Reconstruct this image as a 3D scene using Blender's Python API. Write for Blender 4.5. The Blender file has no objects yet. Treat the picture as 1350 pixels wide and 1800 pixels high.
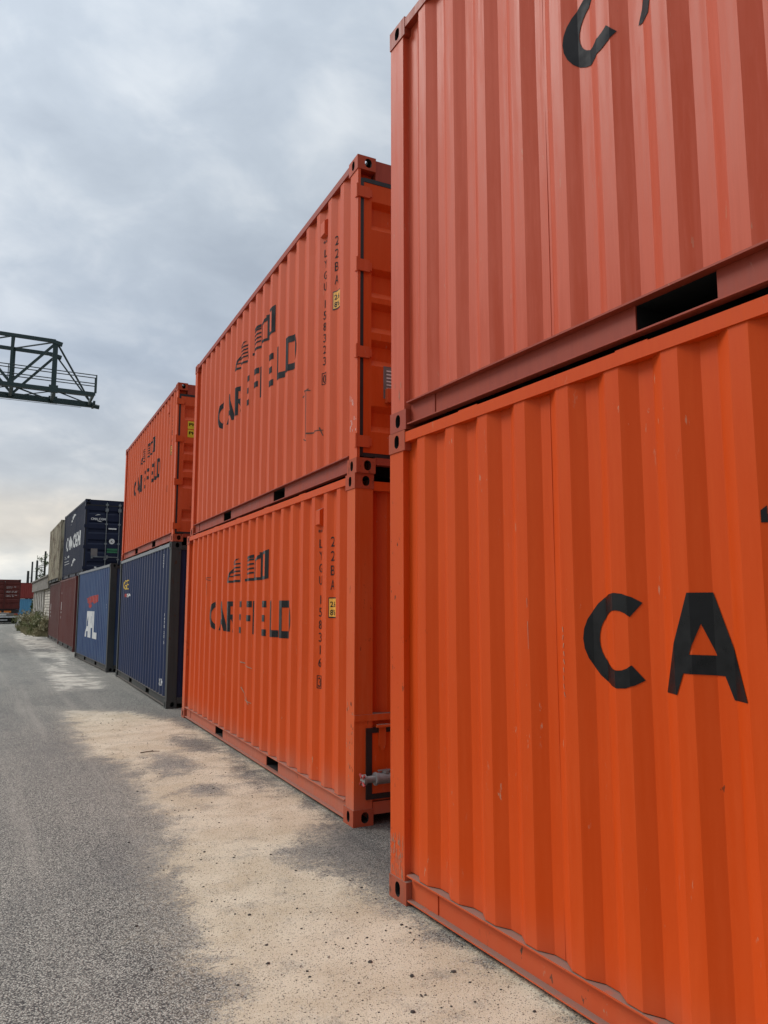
import bpy, bmesh, math, random
from mathutils import Vector, noise as mnoise
random.seed(7)
D = bpy.data
SC = bpy.context.scene
COL = SC.collection
R = math.radians

# ------------------------------------------------------------------ camera, sky, sun, exposure
cam = D.cameras.new('camera'); camo = D.objects.new('camera', cam); COL.objects.link(camo)
cam.sensor_fit = 'HORIZONTAL'; cam.sensor_width = 36; cam.lens = 36 * 1317.6 / 1350
cam.clip_start = 0.05; cam.clip_end = 3000
camo.location = (0, 0, 1.5908); camo.rotation_euler = (R(90 + 7.069), 0, R(-27.845))
SC.camera = camo

SUN_EL, SUN_AZ = 40, -48          # azimuth measured from +Y (along the row) towards +X
w = D.worlds.new('World'); SC.world = w; w.use_nodes = True
nt = w.node_tree; nt.nodes.clear()
def N(nt, t, **k):
    n = nt.nodes.new(t)
    for a, b in k.items():
        if a == 'ins':
            for i, v in b.items():
                n.inputs[i].default_value = v
        else: setattr(n, a, b)
    return n
L = lambda nt, a, b: nt.links.new(a, b)
sky = N(nt, 'ShaderNodeTexSky', sky_type='NISHITA', sun_disc=False)
sky.sun_elevation = R(SUN_EL); sky.sun_rotation = R(SUN_AZ); sky.dust_density = 3
bg1 = N(nt, 'ShaderNodeBackground', ins={1: 0.10}); L(nt, sky.outputs[0], bg1.inputs[0])
tc = N(nt, 'ShaderNodeTexCoord'); sep = N(nt, 'ShaderNodeSeparateXYZ'); L(nt, tc.outputs['Generated'], sep.inputs[0])
mx = N(nt, 'ShaderNodeMath', operation='MAXIMUM', ins={1: 0.0}); L(nt, sep.outputs[2], mx.inputs[0])
ad = N(nt, 'ShaderNodeMath', operation='ADD', ins={1: 0.45}); L(nt, mx.outputs[0], ad.inputs[0])
dv = N(nt, 'ShaderNodeVectorMath', operation='DIVIDE'); L(nt, tc.outputs['Generated'], dv.inputs[0])
cb = N(nt, 'ShaderNodeCombineXYZ', ins={2: 1e3})
L(nt, ad.outputs[0], cb.inputs[0]); L(nt, ad.outputs[0], cb.inputs[1]); L(nt, cb.outputs[0], dv.inputs[1])
def wnoise(scale, detail, rough, off, dist=0.0):
    mp = N(nt, 'ShaderNodeMapping'); mp.inputs['Location'].default_value = off
    mp.inputs['Rotation'].default_value = (0, 0, R(35)); mp.inputs['Scale'].default_value = (1.0, 1.2, 1)
    L(nt, dv.outputs[0], mp.inputs[0])
    n = N(nt, 'ShaderNodeTexNoise'); n.inputs['Scale'].default_value = scale; n.inputs['Detail'].default_value = detail
    n.inputs['Roughness'].default_value = rough; n.inputs['Distortion'].default_value = dist
    L(nt, mp.outputs[0], n.inputs[0]); return n.outputs[0]
n1 = wnoise(2.4, 6, 0.55, (3.1, 1.2, 0), .35); n2 = wnoise(7.5, 5, 0.55, (7.7, 4.2, 0), .3)
mm = N(nt, 'ShaderNodeMath', operation='MULTIPLY', ins={1: 0.42}); L(nt, n2, mm.inputs[0])
ma = N(nt, 'ShaderNodeMath', operation='MULTIPLY_ADD', ins={1: 0.58}); L(nt, n1, ma.inputs[0]); L(nt, mm.outputs[0], ma.inputs[2])
cr = N(nt, 'ShaderNodeValToRGB'); L(nt, ma.outputs[0], cr.inputs[0])
e = cr.color_ramp.elements
e[0].position = 0.34; e[0].color = (0.44, 0.505, 0.595, 1)
e[1].position = 0.64; e[1].color = (0.71, 0.765, 0.83, 1)
x = cr.color_ramp.elements.new(0.49); x.color = (0.53, 0.60, 0.69, 1)
# brightness with elevation (thin cloud overhead, warm break low on the horizon)
gr = N(nt, 'ShaderNodeValToRGB'); L(nt, sep.outputs[2], gr.inputs[0])
g = gr.color_ramp.elements
g[0].position = 0.0; g[0].color = (1.35, 1.25, 1.10, 1)
g[1].position = 1.0; g[1].color = (4.2, 4.0, 3.8, 1)
for p, c_ in ((0.05, (1.30, 1.19, 1.03, 1)), (0.085, (1.36, 1.14, 0.91, 1)), (0.12, (1.30, 1.10, .89, 1)), (0.155, (1.06, 1.0, .93, 1)), (0.30, (0.90, 0.91, 0.93, 1)), (0.48, (1.10, 1.09, 1.07, 1)), (0.66, (1.28, 1.27, 1.25, 1)), (0.82, (2.8, 2.7, 2.6, 1))):
    q = gr.color_ramp.elements.new(p); q.color = c_
mul = N(nt, 'ShaderNodeMix', data_type='RGBA', blend_type='MULTIPLY'); mul.inputs[0].default_value = 1
L(nt, cr.outputs[0], mul.inputs[6]); L(nt, gr.outputs[0], mul.inputs[7])
bg2 = N(nt, 'ShaderNodeBackground', ins={1: 0.97}); L(nt, mul.outputs[2], bg2.inputs[0])
# overcast is brighter on the side where the sun stands
dt = N(nt, 'ShaderNodeVectorMath', operation='DOT_PRODUCT'); L(nt, tc.outputs['Generated'], dt.inputs[0])
dt.inputs[1].default_value = (math.sin(R(SUN_AZ)), math.cos(R(SUN_AZ)), 0)
ds = N(nt, 'ShaderNodeMath', operation='MULTIPLY_ADD', ins={1: 0.42, 2: 0.83}); L(nt, dt.outputs['Value'], ds.inputs[0])
dm = N(nt, 'ShaderNodeMath', operation='MULTIPLY', ins={1: 0.95}); L(nt, ds.outputs[0], dm.inputs[0]); L(nt, dm.outputs[0], bg2.inputs[1])
ms = N(nt, 'ShaderNodeMixShader', ins={0: 0.93}); L(nt, bg1.outputs[0], ms.inputs[1]); L(nt, bg2.outputs[0], ms.inputs[2])
wo = N(nt, 'ShaderNodeOutputWorld'); L(nt, ms.outputs[0], wo.inputs[0])

sun = D.lights.new('sun', 'SUN'); suno = D.objects.new('sun', sun); COL.objects.link(suno)
sun.energy = 1.5; sun.angle = R(22); sun.color = (1.0, 0.95, 0.88)
az = R(SUN_AZ); el = R(SUN_EL)
sd = Vector((math.sin(az) * math.cos(el), math.cos(az) * math.cos(el), math.sin(el)))
suno.rotation_euler = (-sd).to_track_quat('-Z', 'Y').to_euler()
SC.view_settings.view_transform = 'Standard'; SC.view_settings.look = 'None'
SC.view_settings.exposure = 0.0; SC.view_settings.gamma = 1.0

# ------------------------------------------------------------------ helpers
class MB:
    """collects vertices and faces for one mesh object"""
    def __init__(s): s.v = []; s.f = []; s.m = []
    def quad(s, a, b, c, d, m=0): s.poly([a, b, c, d], m)
    def poly(s, pts, m=0):
        i = len(s.v); s.v += [tuple(p) for p in pts]; s.f.append(tuple(range(i, i + len(pts)))); s.m.append(m)
    def box(s, x0, x1, y0, y1, z0, z1, m=0):
        i = len(s.v)
        s.v += [(x0, y0, z0), (x1, y0, z0), (x1, y1, z0), (x0, y1, z0), (x0, y0, z1), (x1, y0, z1), (x1, y1, z1), (x0, y1, z1)]
        for f in ((0, 3, 2, 1), (4, 5, 6, 7), (0, 1, 5, 4), (1, 2, 6, 5), (2, 3, 7, 6), (3, 0, 4, 7)):
            s.f.append(tuple(i + k for k in f)); s.m.append(m)
    def bar(s, p, q, r, m=0, r2=None, sides=4, rot=None):
        p = Vector(p); q = Vector(q); d = (q - p).normalized(); r2 = r if r2 is None else r2
        a = d.cross(Vector((0, 0, 1)))
        if a.length < 1e-3: a = d.cross(Vector((1, 0, 0)))
        a.normalize(); b = d.cross(a); i = len(s.v); ph = math.pi / 4 if rot is None else rot
        k_ = math.sqrt(2) if sides == 4 else 1
        for c, rr in ((p, r), (q, r2)):
            for k in range(sides):
                t = ph + k * 2 * math.pi / sides
                s.v.append(tuple(c + a * math.cos(t) * rr * k_ + b * math.sin(t) * rr * k_))
        for k in range(sides):
            n = (k + 1) % sides; s.f.append((i + k, i + n, i + sides + n, i + sides + k)); s.m.append(m)
        s.f.append(tuple(i + k for k in reversed(range(sides)))); s.m.append(m)
        s.f.append(tuple(i + sides + k for k in range(sides))); s.m.append(m)
    def mesh(s, name, mats, smooth=False):
        me = D.meshes.new(name); me.from_pydata(s.v, [], s.f)
        for m in (mats if isinstance(mats, (list, tuple)) else [mats]): me.materials.append(m)
        me.polygons.foreach_set('material_index', s.m)
        bm = bmesh.new(); bm.from_mesh(me); bmesh.ops.recalc_face_normals(bm, faces=bm.faces[:]) if smooth != 'keep' else None
        bm.to_mesh(me); bm.free()
        if smooth is True:
            for p in me.polygons: p.use_smooth = True
        me.update(); return me
    def build(s, name, mats, parent=None, smooth=False):
        return link(name, s.mesh(name, mats, smooth), parent)
def link(name, me, parent=None, loc=None, rz=None):
    o = D.objects.new(name, me); COL.objects.link(o)
    if parent: o.parent = parent
    if loc is not None: o.location = loc
    if rz is not None: o.rotation_euler = (0, 0, rz)
    return o
def empty(name, loc=(0, 0, 0), rz=0):
    o = D.objects.new(name, None); o.empty_display_size = .3; COL.objects.link(o); o.location = loc; o.rotation_euler = (0, 0, rz); return o
def tag(o, label=None, cat=None, group=None, kind=None):
    if label: o['label'] = label
    if cat: o['category'] = cat
    if group: o['group'] = group
    if kind: o['kind'] = kind
    return o

def lin(r, g, b):
    f = lambda c: ((c / 255 + .055) / 1.055) ** 2.4 if c > 10 else c / 255 / 12.92
    return (f(r), f(g), f(b), 1)

def material(name):
    m = D.materials.new(name); m.use_nodes = True; t = m.node_tree; t.nodes.clear()
    out = N(t, 'ShaderNodeOutputMaterial'); bs = N(t, 'ShaderNodeBsdfPrincipled'); L(t, bs.outputs[0], out.inputs[0])
    return m, t, bs
def mixc(t, fac, a, b, blend='MIX'):
    n = N(t, 'ShaderNodeMix', data_type='RGBA', blend_type=blend)
    for i, v in ((0, fac), (6, a), (7, b)):
        if hasattr(v, 'is_output'): L(t, v, n.inputs[i])
        else: n.inputs[i].default_value = v
    return n.outputs[2]
def ramp(t, src, p0, p1, v0=0.0, v1=1.0):
    n = N(t, 'ShaderNodeMapRange'); n.interpolation_type = 'SMOOTHSTEP'
    n.inputs[1].default_value = p0; n.inputs[2].default_value = p1; n.inputs[3].default_value = v0; n.inputs[4].default_value = v1
    L(t, src, n.inputs[0]); return n.outputs[0]
def math_(t, op, a, b=None):
    n = N(t, 'ShaderNodeMath', operation=op)
    for i, v in ((0, a), (1, b)):
        if v is None: continue
        if hasattr(v, 'is_output'): L(t, v, n.inputs[i])
        else: n.inputs[i].default_value = v
    return n.outputs[0]
def tnoise(t, vec, scale, detail=3, rough=.55, dist=0):
    n = N(t, 'ShaderNodeTexNoise'); n.inputs['Scale'].default_value = scale; n.inputs['Detail'].default_value = detail
    n.inputs['Roughness'].default_value = rough; n.inputs['Distortion'].default_value = dist
    L(t, vec, n.inputs[0]); return n.outputs[0]
def coords(t, scale=(1, 1, 1), seed=True, off=(0, 0, 0)):
    tc = N(t, 'ShaderNodeTexCoord'); mp = N(t, 'ShaderNodeMapping'); mp.inputs['Scale'].default_value = scale
    mp.inputs['Location'].default_value = off
    if seed:
        g = N(t, 'ShaderNodeNewGeometry'); L(t, g.outputs['Position'], mp.inputs[0])
    else: L(t, tc.outputs['Object'], mp.inputs[0])
    return mp.outputs[0]

def paint(name, base, faded, rough=.42, streak=.5, rust=.25, dust=.0, dustc=(.30, .25, .20, 1), rustc=(.075, .03, .016, 1), big=.5, bump=.15, spec=.5, scuff=0.0):
    """weathered paint on steel: vertical streaks, faded patches, rust specks, dust on ledges"""
    m, t, bs = material(name)
    P = coords(t)
    st = tnoise(t, coords(t, (9, 9, .35)), 3.0, 5, .6)
    bg = tnoise(t, P, .8, 4, .55, .3)
    fine = tnoise(t, coords(t, (1, 1, .12)), 55, 3, .6)
    f = math_(t, 'ADD', math_(t, 'MULTIPLY', ramp(t, st, .35, .7), streak), math_(t, 'MULTIPLY', ramp(t, bg, .35, .7), big))
    f = math_(t, 'ADD', f, math_(t, 'MULTIPLY', ramp(t, fine, .45, .75), .25)); 
    f2 = N(t, 'ShaderNodeClamp'); L(t, f, f2.inputs[0])
    c = mixc(t, f2.outputs[0], base, faded)
    # rust specks and short drip marks
    sp = tnoise(t, coords(t, (1, 1, .45)), 26, 4, .6)
    hi = .76 - .10 * rust
    area = ramp(t, tnoise(t, P, 1.6, 3), .48, .66)
    rs = math_(t, 'MULTIPLY', ramp(t, sp, hi, hi + .035), area)
    c = mixc(t, rs, c, rustc)
    if scuff:
        sc = tnoise(t, coords(t, (1, 1, .25), off=(5, 1, 2)), 40, 4, .7)
        c = mixc(t, math_(t, 'MULTIPLY', math_(t, 'MULTIPLY', ramp(t, sc, .64, .67), ramp(t, tnoise(t, P, 2.3, 2), .55, .68)), scuff), c, (.42, .30, .20, 1))
    # dust and soot lying on upward faces
    g = N(t, 'ShaderNodeNewGeometry'); sx = N(t, 'ShaderNodeSeparateXYZ'); L(t, g.outputs['Normal'], sx.inputs[0])
    up = ramp(t, sx.outputs[2], .6, .9)
    c = mixc(t, math_(t, 'MULTIPLY', up, ramp(t, tnoise(t, P, 14, 3), .25, .5, .5, .85)), c, (.19, .155, .13, 1))
    if dust:
        sp = N(t, 'ShaderNodeSeparateXYZ'); L(t, g.outputs['Position'], sp.inputs[0])
        h = math_(t, 'ADD', sp.outputs[2], math_(t, 'MULTIPLY', tnoise(t, coords(t, (1, 1, .3)), 5, 4), .35))
        c = mixc(t, math_(t, 'MULTIPLY', ramp(t, h, .55, .18), dust), c, dustc)
    L(t, c, bs.inputs['Base Color'])
    rr = ramp(t, math_(t, 'ADD', f2.outputs[0], rs), 0, 1.2, rough - .05, min(1, rough + .22)); L(t, rr, bs.inputs['Roughness'])
    bs.inputs['Specular IOR Level'].default_value = spec
    b = N(t, 'ShaderNodeBump'); b.inputs['Strength'].default_value = bump; b.inputs['Distance'].default_value = .004
    L(t, tnoise(t, coords(t, (1, 1, .6)), 9, 4, .5), b.inputs['Height']); L(t, b.outputs[0], bs.inputs['Normal'])
    return m
def plain(name, base, rough=.6, metal=0, var=.35, scale=8, emit=None, spec=.5):
    m, t, bs = material(name); bs.inputs['Specular IOR Level'].default_value = spec
    n = tnoise(t, coords(t), scale, 4, .6)
    dk = tuple(v * (1 - var) for v in base[:3]) + (1,)
    L(t, mixc(t, ramp(t, n, .3, .7), dk, base), bs.inputs['Base Color'])
    L(t, ramp(t, n, .3, .7, max(0, rough - .1), min(1, rough + .15)), bs.inputs['Roughness'])
    bs.inputs['Metallic'].default_value = metal
    if emit: bs.inputs['Emission Color'].default_value = emit[0]; bs.inputs['Emission Strength'].default_value = emit[1]
    return m

M = {}
OR = (.57, .060, .0038, 1)
M['orange_a'] = paint('orange_paint_glossy', OR, (.61, .078, .010, 1), .50, .4, .25, .14, big=.4, scuff=.6, spec=.16)
M['orange_b'] = paint('orange_paint_faded', (.51, .080, .034, 1), (.60, .130, .076, 1), .45, .5, .3, 0, big=.4, scuff=.4, spec=.18)
M['orange_c'] = paint('orange_paint', (.57, .064, .006, 1), (.61, .088, .017, 1), .50, .4, .35, .35, big=.4, scuff=.6, spec=.16)
M['orange_d'] = paint('orange_paint_weathered', (.56, .078, .020, 1), (.62, .112, .044, 1), .50, .45, .35, 0, big=.4, scuff=.4, spec=.18)
M['orange_f'] = paint('orange_paint_dull', (.55, .074, .015, 1), (.61, .104, .034, 1), .50, .45, .3, 0, big=.4, spec=.18)
M['frame_a'] = paint('orange_frame_worn', OR, (.58, .082, .014, 1), .50, .4, 1.2, .14, scuff=1.0, spec=.2)
M['frame_b'] = paint('red_brown_frame', (.29, .040, .018, 1), (.36, .066, .036, 1), .5, .5, .9, 0, scuff=.5, spec=.25)
M['frame_c'] = paint('orange_frame_rubbed', (.58, .076, .012, 1), (.60, .118, .035, 1), .5, .5, 1.3, .65, (.36, .16, .12, 1), scuff=1.0, spec=.2)
M['casting_o'] = paint('casting_worn_orange', (.42, .052, .014, 1), (.36, .085, .045, 1), .55, .6, 1.8, .25, (.26, .12, .08, 1), scuff=1.0, spec=.2)
M['navy_e'] = paint('navy_paint', (.009, .017, .056, 1), (.018, .032, .088, 1), .5, .6, .5, .3, (.06, .06, .06, 1), big=.4, spec=.25)
M['dark_frame'] = paint('blackened_frame', (.030, .034, .035, 1), (.055, .058, .057, 1), .6, .5, 1.2, .3, (.08, .075, .065, 1), spec=.3)
M['grey_rail'] = paint('grey_rail_paint', (.14, .155, .17, 1), (.19, .20, .21, 1), .5, .5, .8)
M['blue_g'] = paint('mid_blue_paint', (.013, .038, .125, 1), (.055, .095, .185, 1), .5, .75, 1.0, .3, (.08, .085, .09, 1), big=.6, spec=.3)
M['navy_h'] = paint('dark_navy_paint', (.007, .012, .034, 1), (.012, .019, .048, 1), .5, .4, .2, 0, big=.3, spec=.25)
M['maroon'] = paint('maroon_paint', (.105, .022, .019, 1), (.125, .030, .024, 1), .5, .5, .6, .3, (.07, .04, .035, 1), spec=.25)
M['maroon_k'] = paint('maroon_brown_paint', (.085, .026, .023, 1), (.10, .032, .027, 1), .5, .5, .6, .3, (.07, .045, .04, 1), spec=.25)
M['beige'] = paint('stained_beige_paint', (.48, .43, .31, 1), (.045, .028, .016, 1), .6, .95, 3.0, 0, big=.0, spec=.25)
M['red_far'] = paint('red_paint', (.22, .022, .016, 1), (.26, .035, .028, 1), .5, .4, .3)
M['sky_far'] = paint('light_blue_paint', (.065, .24, .42, 1), (.10, .29, .46, 1), .5, .4, .3)
M['black'] = plain('black_lettering', (.0045, .005, .006, 1), .35, var=.3, scale=20, spec=.3)
M['blackw'] = plain('worn_black_lettering', (.012, .013, .016, 1), .65, var=.2, scale=6, spec=.18)
M['white'] = plain('white_lettering', (.72, .72, .70, 1), .5, var=.15)
M['rubber'] = plain('rubber_gasket', (.014, .015, .016, 1), .5, var=.3, scale=30)
M['yellow'] = plain('yellow_sticker', (.75, .36, .03, 1), .5, var=.1)
M['lime'] = plain('lime_yellow_sticker', (.62, .55, .03, 1), .5, var=.1)
M['redmark'] = plain('red_lettering', (.40, .03, .025, 1), .5, var=.2)
M['yelmark'] = plain('yellow_lettering', (.65, .42, .04, 1), .5, var=.2)
M['green'] = plain('green_label', (.03, .20, .09, 1), .5)
M['greyplate'] = plain('grey_plate', (.20, .18, .17, 1), .5, var=.3, scale=60)
M['steel'] = plain('galvanised_steel', (.22, .24, .25, 1), .45, .4)
M['valve'] = plain('grey_valve_metal', (.24, .235, .23, 1), .5, .2, var=.25, scale=20)
M['rust'] = plain('rust', (.10, .045, .025, 1), .8, var=.5, scale=30)
M['hole'] = plain('dark_interior', (.010, .009, .008, 1), .9)
M['roof_or'] = paint('orange_roof', (.30, .06, .03, 1), (.26, .09, .06, 1), .6, .4, 1.0)
M['gantry'] = paint('dark_green_grey_steel', (.015, .038, .040, 1), (.028, .055, .055, 1), .5, .4, .3)
M['fadedscuff'] = plain('pale_scuff', (.42, .25, .17, 1), .7, var=.4, scale=40)

# ------------------------------------------------------------------ lettering
def glyph(ch):
    """heavy sans capitals 0.35 high as non overlapping pieces; x to the right"""
    s, h = .066, .35
    if ch == 'C':
        n = 20; cx, cz, rx, rz = .185, h / 2, .185, h / 2 + .004
        P = []
        for k in range(n):
            q = []
            for (kk, r) in ((k, 1), (k + 1, 1), (k + 1, 0), (k, 0)):
                a = R(52 + (308 - 52) * kk / n); rr = (rx, rz) if r else (rx - s - .004, rz - s)
                q.append((cx + rr[0] * math.cos(a), cz + rr[1] * math.sin(a)))
            P.append(q)
        return P, .31
    if ch == 'A':
        lx = lambda z: .068 + .099 * z / .245
        return [[(0, 0), (.068, 0), (.167, .245), (.167, h), (.127, h)], [(.334, 0), (.207, h), (.167, h), (.167, .245), (.266, 0)],
                [(lx(.075), .075), (.334 - lx(.075), .075), (.334 - lx(.14), .14), (lx(.14), .14)]], .334
    bx = lambda a, b, c, d: [(a, c), (b, c), (b, d), (a, d)]
    if ch == 'E': return [bx(0, s, 0, h), bx(s, .195, 0, s), bx(s, .175, .142, .208), bx(s, .195, h - s, h)], .195
    if ch == 'F': return [bx(0, s, 0, h), bx(s, .185, .135, .20), bx(s, .20, h - s, h)], .20
    if ch == 'I': return [bx(0, s, 0, h)], s
    if ch == 'L': return [bx(0, s, 0, h), bx(s, .19, 0, s)], .19
    if ch in 'RD':
        top, bot = (h, .14) if ch == 'R' else (h, 0)
        cz = (top + bot) / 2; rz = (top - bot) / 2; x0 = .165 if ch == 'D' else .13; rx = .148 if ch == 'D' else .125; s2 = .058 if ch == 'R' else s
        st_ = .088 if ch == 'R' else .074; P = [bx(0, st_, 0, h), bx(st_, x0, top - s2, top), bx(st_, x0, bot, bot + s2)]; n = 12
        for k in range(n):
            q = []
            for (kk, r) in ((k, 1), (k + 1, 1), (k + 1, 0), (k, 0)):
                a = R(-90 + 180 * kk / n); rr = (rx, rz) if r else (rx - s, rz - s2)
                q.append((x0 + rr[0] * math.cos(a), cz + rr[1] * math.sin(a)))
            P.append(q)
        if ch == 'R': P.append([(.10, bot - .002), (.175, bot - .002), (.28, 0), (.20, 0)])
        return P, (.28 if ch == 'R' else .27)
def text_polys(s, h, width=None, bold=0.02, extrude=0):
    """polygons of a line of text: x right, baseline at 0, cap height h"""
    cu = D.curves.new('t', 'FONT'); cu.body = s; cu.size = 1; cu.offset = bold; cu.resolution_u = 3
    o = D.objects.new('t', cu); me = D.meshes.new_from_object(o)
    D.objects.remove(o); D.curves.remove(cu)
    vs = [v.co for v in me.vertices]
    P = [[(vs[i].x, vs[i].y) for i in p.vertices] for p in me.polygons]; D.meshes.remove(me)
    xs = [x for p in P for x, y in p]; ys = [y for p in P for x, y in p]
    x0, x1, y0 = min(xs), max(xs), 0.0
    k = h / .73; kx = k if width is None else width / (x1 - x0)
    return [[((x - x0) * kx, (y - y0) * k) for x, y in p] for p in P]
def shift(P, dx, dz, kx=1, kz=1): return [[(x * kx + dx, z * kz + dz) for x, z in p] for p in P]

# ------------------------------------------------------------------ shipping containers
LEN, WID, HGT = 6.058, 2.438, 2.591
PITCH = .2777; U0 = .391
UP, DP = .010, .046
OFFS = {}; CUR = [0.0]
def profile(u):
    u = u - CUR[0]
    """depth of the corrugated side sheet at distance u along it"""
    t = (u - U0) / PITCH; k = min(19, max(0, round(t))); d = abs(u - (U0 + k * PITCH))
    if d <= .036: return UP
    if d <= .104: return UP + (DP - UP) * (d - .036) / .068
    return DP
def breaks(seed):
    CUR[0] = OFFS.get(int(seed), 0.0)
    return [.15] + [q for q in sorted(U0 + CUR[0] + k * PITCH + d for k in range(20) for d in (-.104, -.036, .036, .104)) if .155 < q < LEN - .155] + [LEN - .15]
ZB0, ZT0 = .162, 2.520
ZROWS = [ZB0 + (ZT0 - ZB0) * k / 8 for k in range(9)]
def dent(u, z, seed):
    e = min(1, (z - ZB0) / .3, (ZT0 - z) / .3); e = max(0, e)
    return .005 * e * mnoise.noise(Vector((u * 1.7 + seed * 13.1, z * 1.1, seed)))
def side_mesh(seed, mats, mirror=False):
    mb = MB(); pts = breaks(seed)
    X = (lambda x: x) if not mirror else (lambda x: WID - x)
    for a, b in zip(pts[:-1], pts[1:]):
        for z0, z1 in zip(ZROWS[:-1], ZROWS[1:]):
            f = lambda u, z: (X(profile(u) + dent(u, z, seed)), u, z)
            mb.quad(f(a, z0), f(b, z0), f(b, z1), f(a, z1))
    me = mb.mesh('side_panel', mats)
    bm = bmesh.new(); bm.from_mesh(me); bmesh.ops.remove_doubles(bm, verts=bm.verts[:], dist=1e-5)
    bmesh.ops.recalc_face_normals(bm, faces=bm.faces[:])
    bm.faces.ensure_lookup_table()
    if (bm.faces[0].normal.x > 0) != mirror: bmesh.ops.reverse_faces(bm, faces=bm.faces[:])
    # weld seams: narrow beads at a few of the inner flats
    bm.to_mesh(me); bm.free(); return me
def side_decal(name, polys, u_left, z_bot, mat, seed, parent, off=.0025):
    """polys: x to the reader's right; drawn on the corrugated sheet facing the road"""
    BREAKS = breaks(seed); bm = bmesh.new()
    for p in polys:
        vs = [bm.verts.new((0, u_left - x, z_bot + z)) for x, z in p]
        try: bm.faces.new(vs)
        except ValueError: pass
    us = [v.co.y for v in bm.verts]; lo, hi = min(us), max(us); zs = [v.co.z for v in bm.verts]
    for b in BREAKS:
        if lo < b < hi: bmesh.ops.bisect_plane(bm, geom=bm.verts[:] + bm.edges[:] + bm.faces[:], plane_co=(0, b, 0), plane_no=(0, 1, 0), dist=1e-5)
    for b in ZROWS:
        if min(zs) < b < max(zs): bmesh.ops.bisect_plane(bm, geom=bm.verts[:] + bm.edges[:] + bm.faces[:], plane_co=(0, 0, b), plane_no=(0, 0, 1), dist=1e-5)
    bmesh.ops.triangulate(bm, faces=bm.faces[:])
    for v in bm.verts: v.co.x = profile(v.co.y) + dent(v.co.y, v.co.z, seed) - off
    bmesh.ops.recalc_face_normals(bm, faces=bm.faces[:])
    for f in bm.faces:
        if f.normal.x > 0: f.normal_flip()
    me = D.meshes.new(name); bm.to_mesh(me); bm.free(); me.materials.append(mat)
    return link(name, me, parent)
def end_decal(name, polys, w0, z0, u, mat, parent):
    mb = MB()
    for p in polys: mb.poly([(w0 + x, u, z0 + z) for x, z in p])
    return mb.build(name, mat, parent)

def stadium(w, h, n=6):
    r = w / 2; pts = []
    for k in range(n + 1): a = math.pi * k / n; pts.append((r * math.cos(a), h / 2 - r + r * math.sin(a)))
    for k in range(n + 1): a = math.pi + math.pi * k / n; pts.append((r * math.cos(a), -(h / 2 - r) + r * math.sin(a)))
    return pts
def casting_mesh(mats, top):
    """hollow corner casting: holes in the side (-x), end (-y) and top or bottom face"""
    mb = MB(); W_, L_, H_ = .162, .178, .118; T = .026
    def plate(o, U, V, Nn, w, h, hw, hh, cx, cy):
        o, U, V, Nn = map(Vector, (o, U, V, Nn)); st = stadium(hw, hh)
        at = lambda x, y, d=0: o + U * x + V * y + Nn * d
        hole = [(cx + x, cy + y) for x, y in st]; n = len(hole)
        def outer(x, y):
            dx, dy = x - cx, y - cy
            tx = ((w - cx) / dx if dx > 0 else -cx / dx) if abs(dx) > 1e-9 else 1e9
            ty = ((h - cy) / dy if dy > 0 else -cy / dy) if abs(dy) > 1e-9 else 1e9
            s_ = min(tx, ty); return (cx + dx * s_, cy + dy * s_), (0 if tx < ty else 1)
        for k in range(n):
            a, b = hole[k], hole[(k + 1) % n]; (A, sa), (B, sb) = outer(*a), outer(*b)
            pts = [a, b, B]
            if sa != sb:
                pts.append((A[0], B[1]) if sa == 0 else (B[0], A[1]))
            pts.append(A)
            for d in (0, T): mb.poly([at(*p, d) for p in pts], 0 if d == 0 else 1)
            mb.quad(at(*a), at(*b), at(*b, T), at(*a, T), 1)
    # side face at x=0 ; end face at y=0 ; top/bottom
    plate((0, 0, 0), (0, 1, 0), (0, 0, 1), (1, 0, 0), L_, H_, .051, .079, .089, .06)
    plate((0, 0, 0), (1, 0, 0), (0, 0, 1), (0, 1, 0), W_, H_, .060, .079, .094, .06)
    if top: plate((0, 0, H_), (1, 0, 0), (0, 1, 0), (0, 0, -1), W_, L_, .064, .124, .08, .089)
    else: plate((0, 0, 0), (1, 0, 0), (0, 1, 0), (0, 0, 1), W_, L_, .064, .124, .08, .089)
    z = 0 if top else H_
    mb.quad((0, 0, z), (W_, 0, z), (W_, L_, z), (0, L_, z), 0)
    mb.quad((W_, 0, 0), (W_, L_, 0), (W_, L_, H_), (W_, 0, H_), 0)
    mb.quad((0, L_, 0), (W_, L_, 0), (W_, L_, H_), (0, L_, H_), 0)
    return mb.mesh('corner_casting', mats, 'keep')

def bottom_rail_mesh(mats, mirror):
    mb = MB(); X = (lambda a, b: (a, b)) if not mirror else (lambda a, b: (WID - b, WID - a))
    a, b = .178, LEN - .178
    mb.box(*X(.003, .052), a, b, .150, .158); mb.box(*X(.005, .052), a, b, .024, .031)
    segs = [(a, LEN / 2 - 1.205), (LEN / 2 - .845, LEN / 2 + .845), (LEN / 2 + 1.205, b)]
    for p, q in segs: mb.box(*X(.042, .049), p, q, .031, .150)
    # gusset plates near the castings
    for p in (a, b - .25): mb.box(*X(.036, .0415), p + .002, p + .248, .0315, .1495)
    return mb.mesh('bottom_rail', mats)

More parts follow.
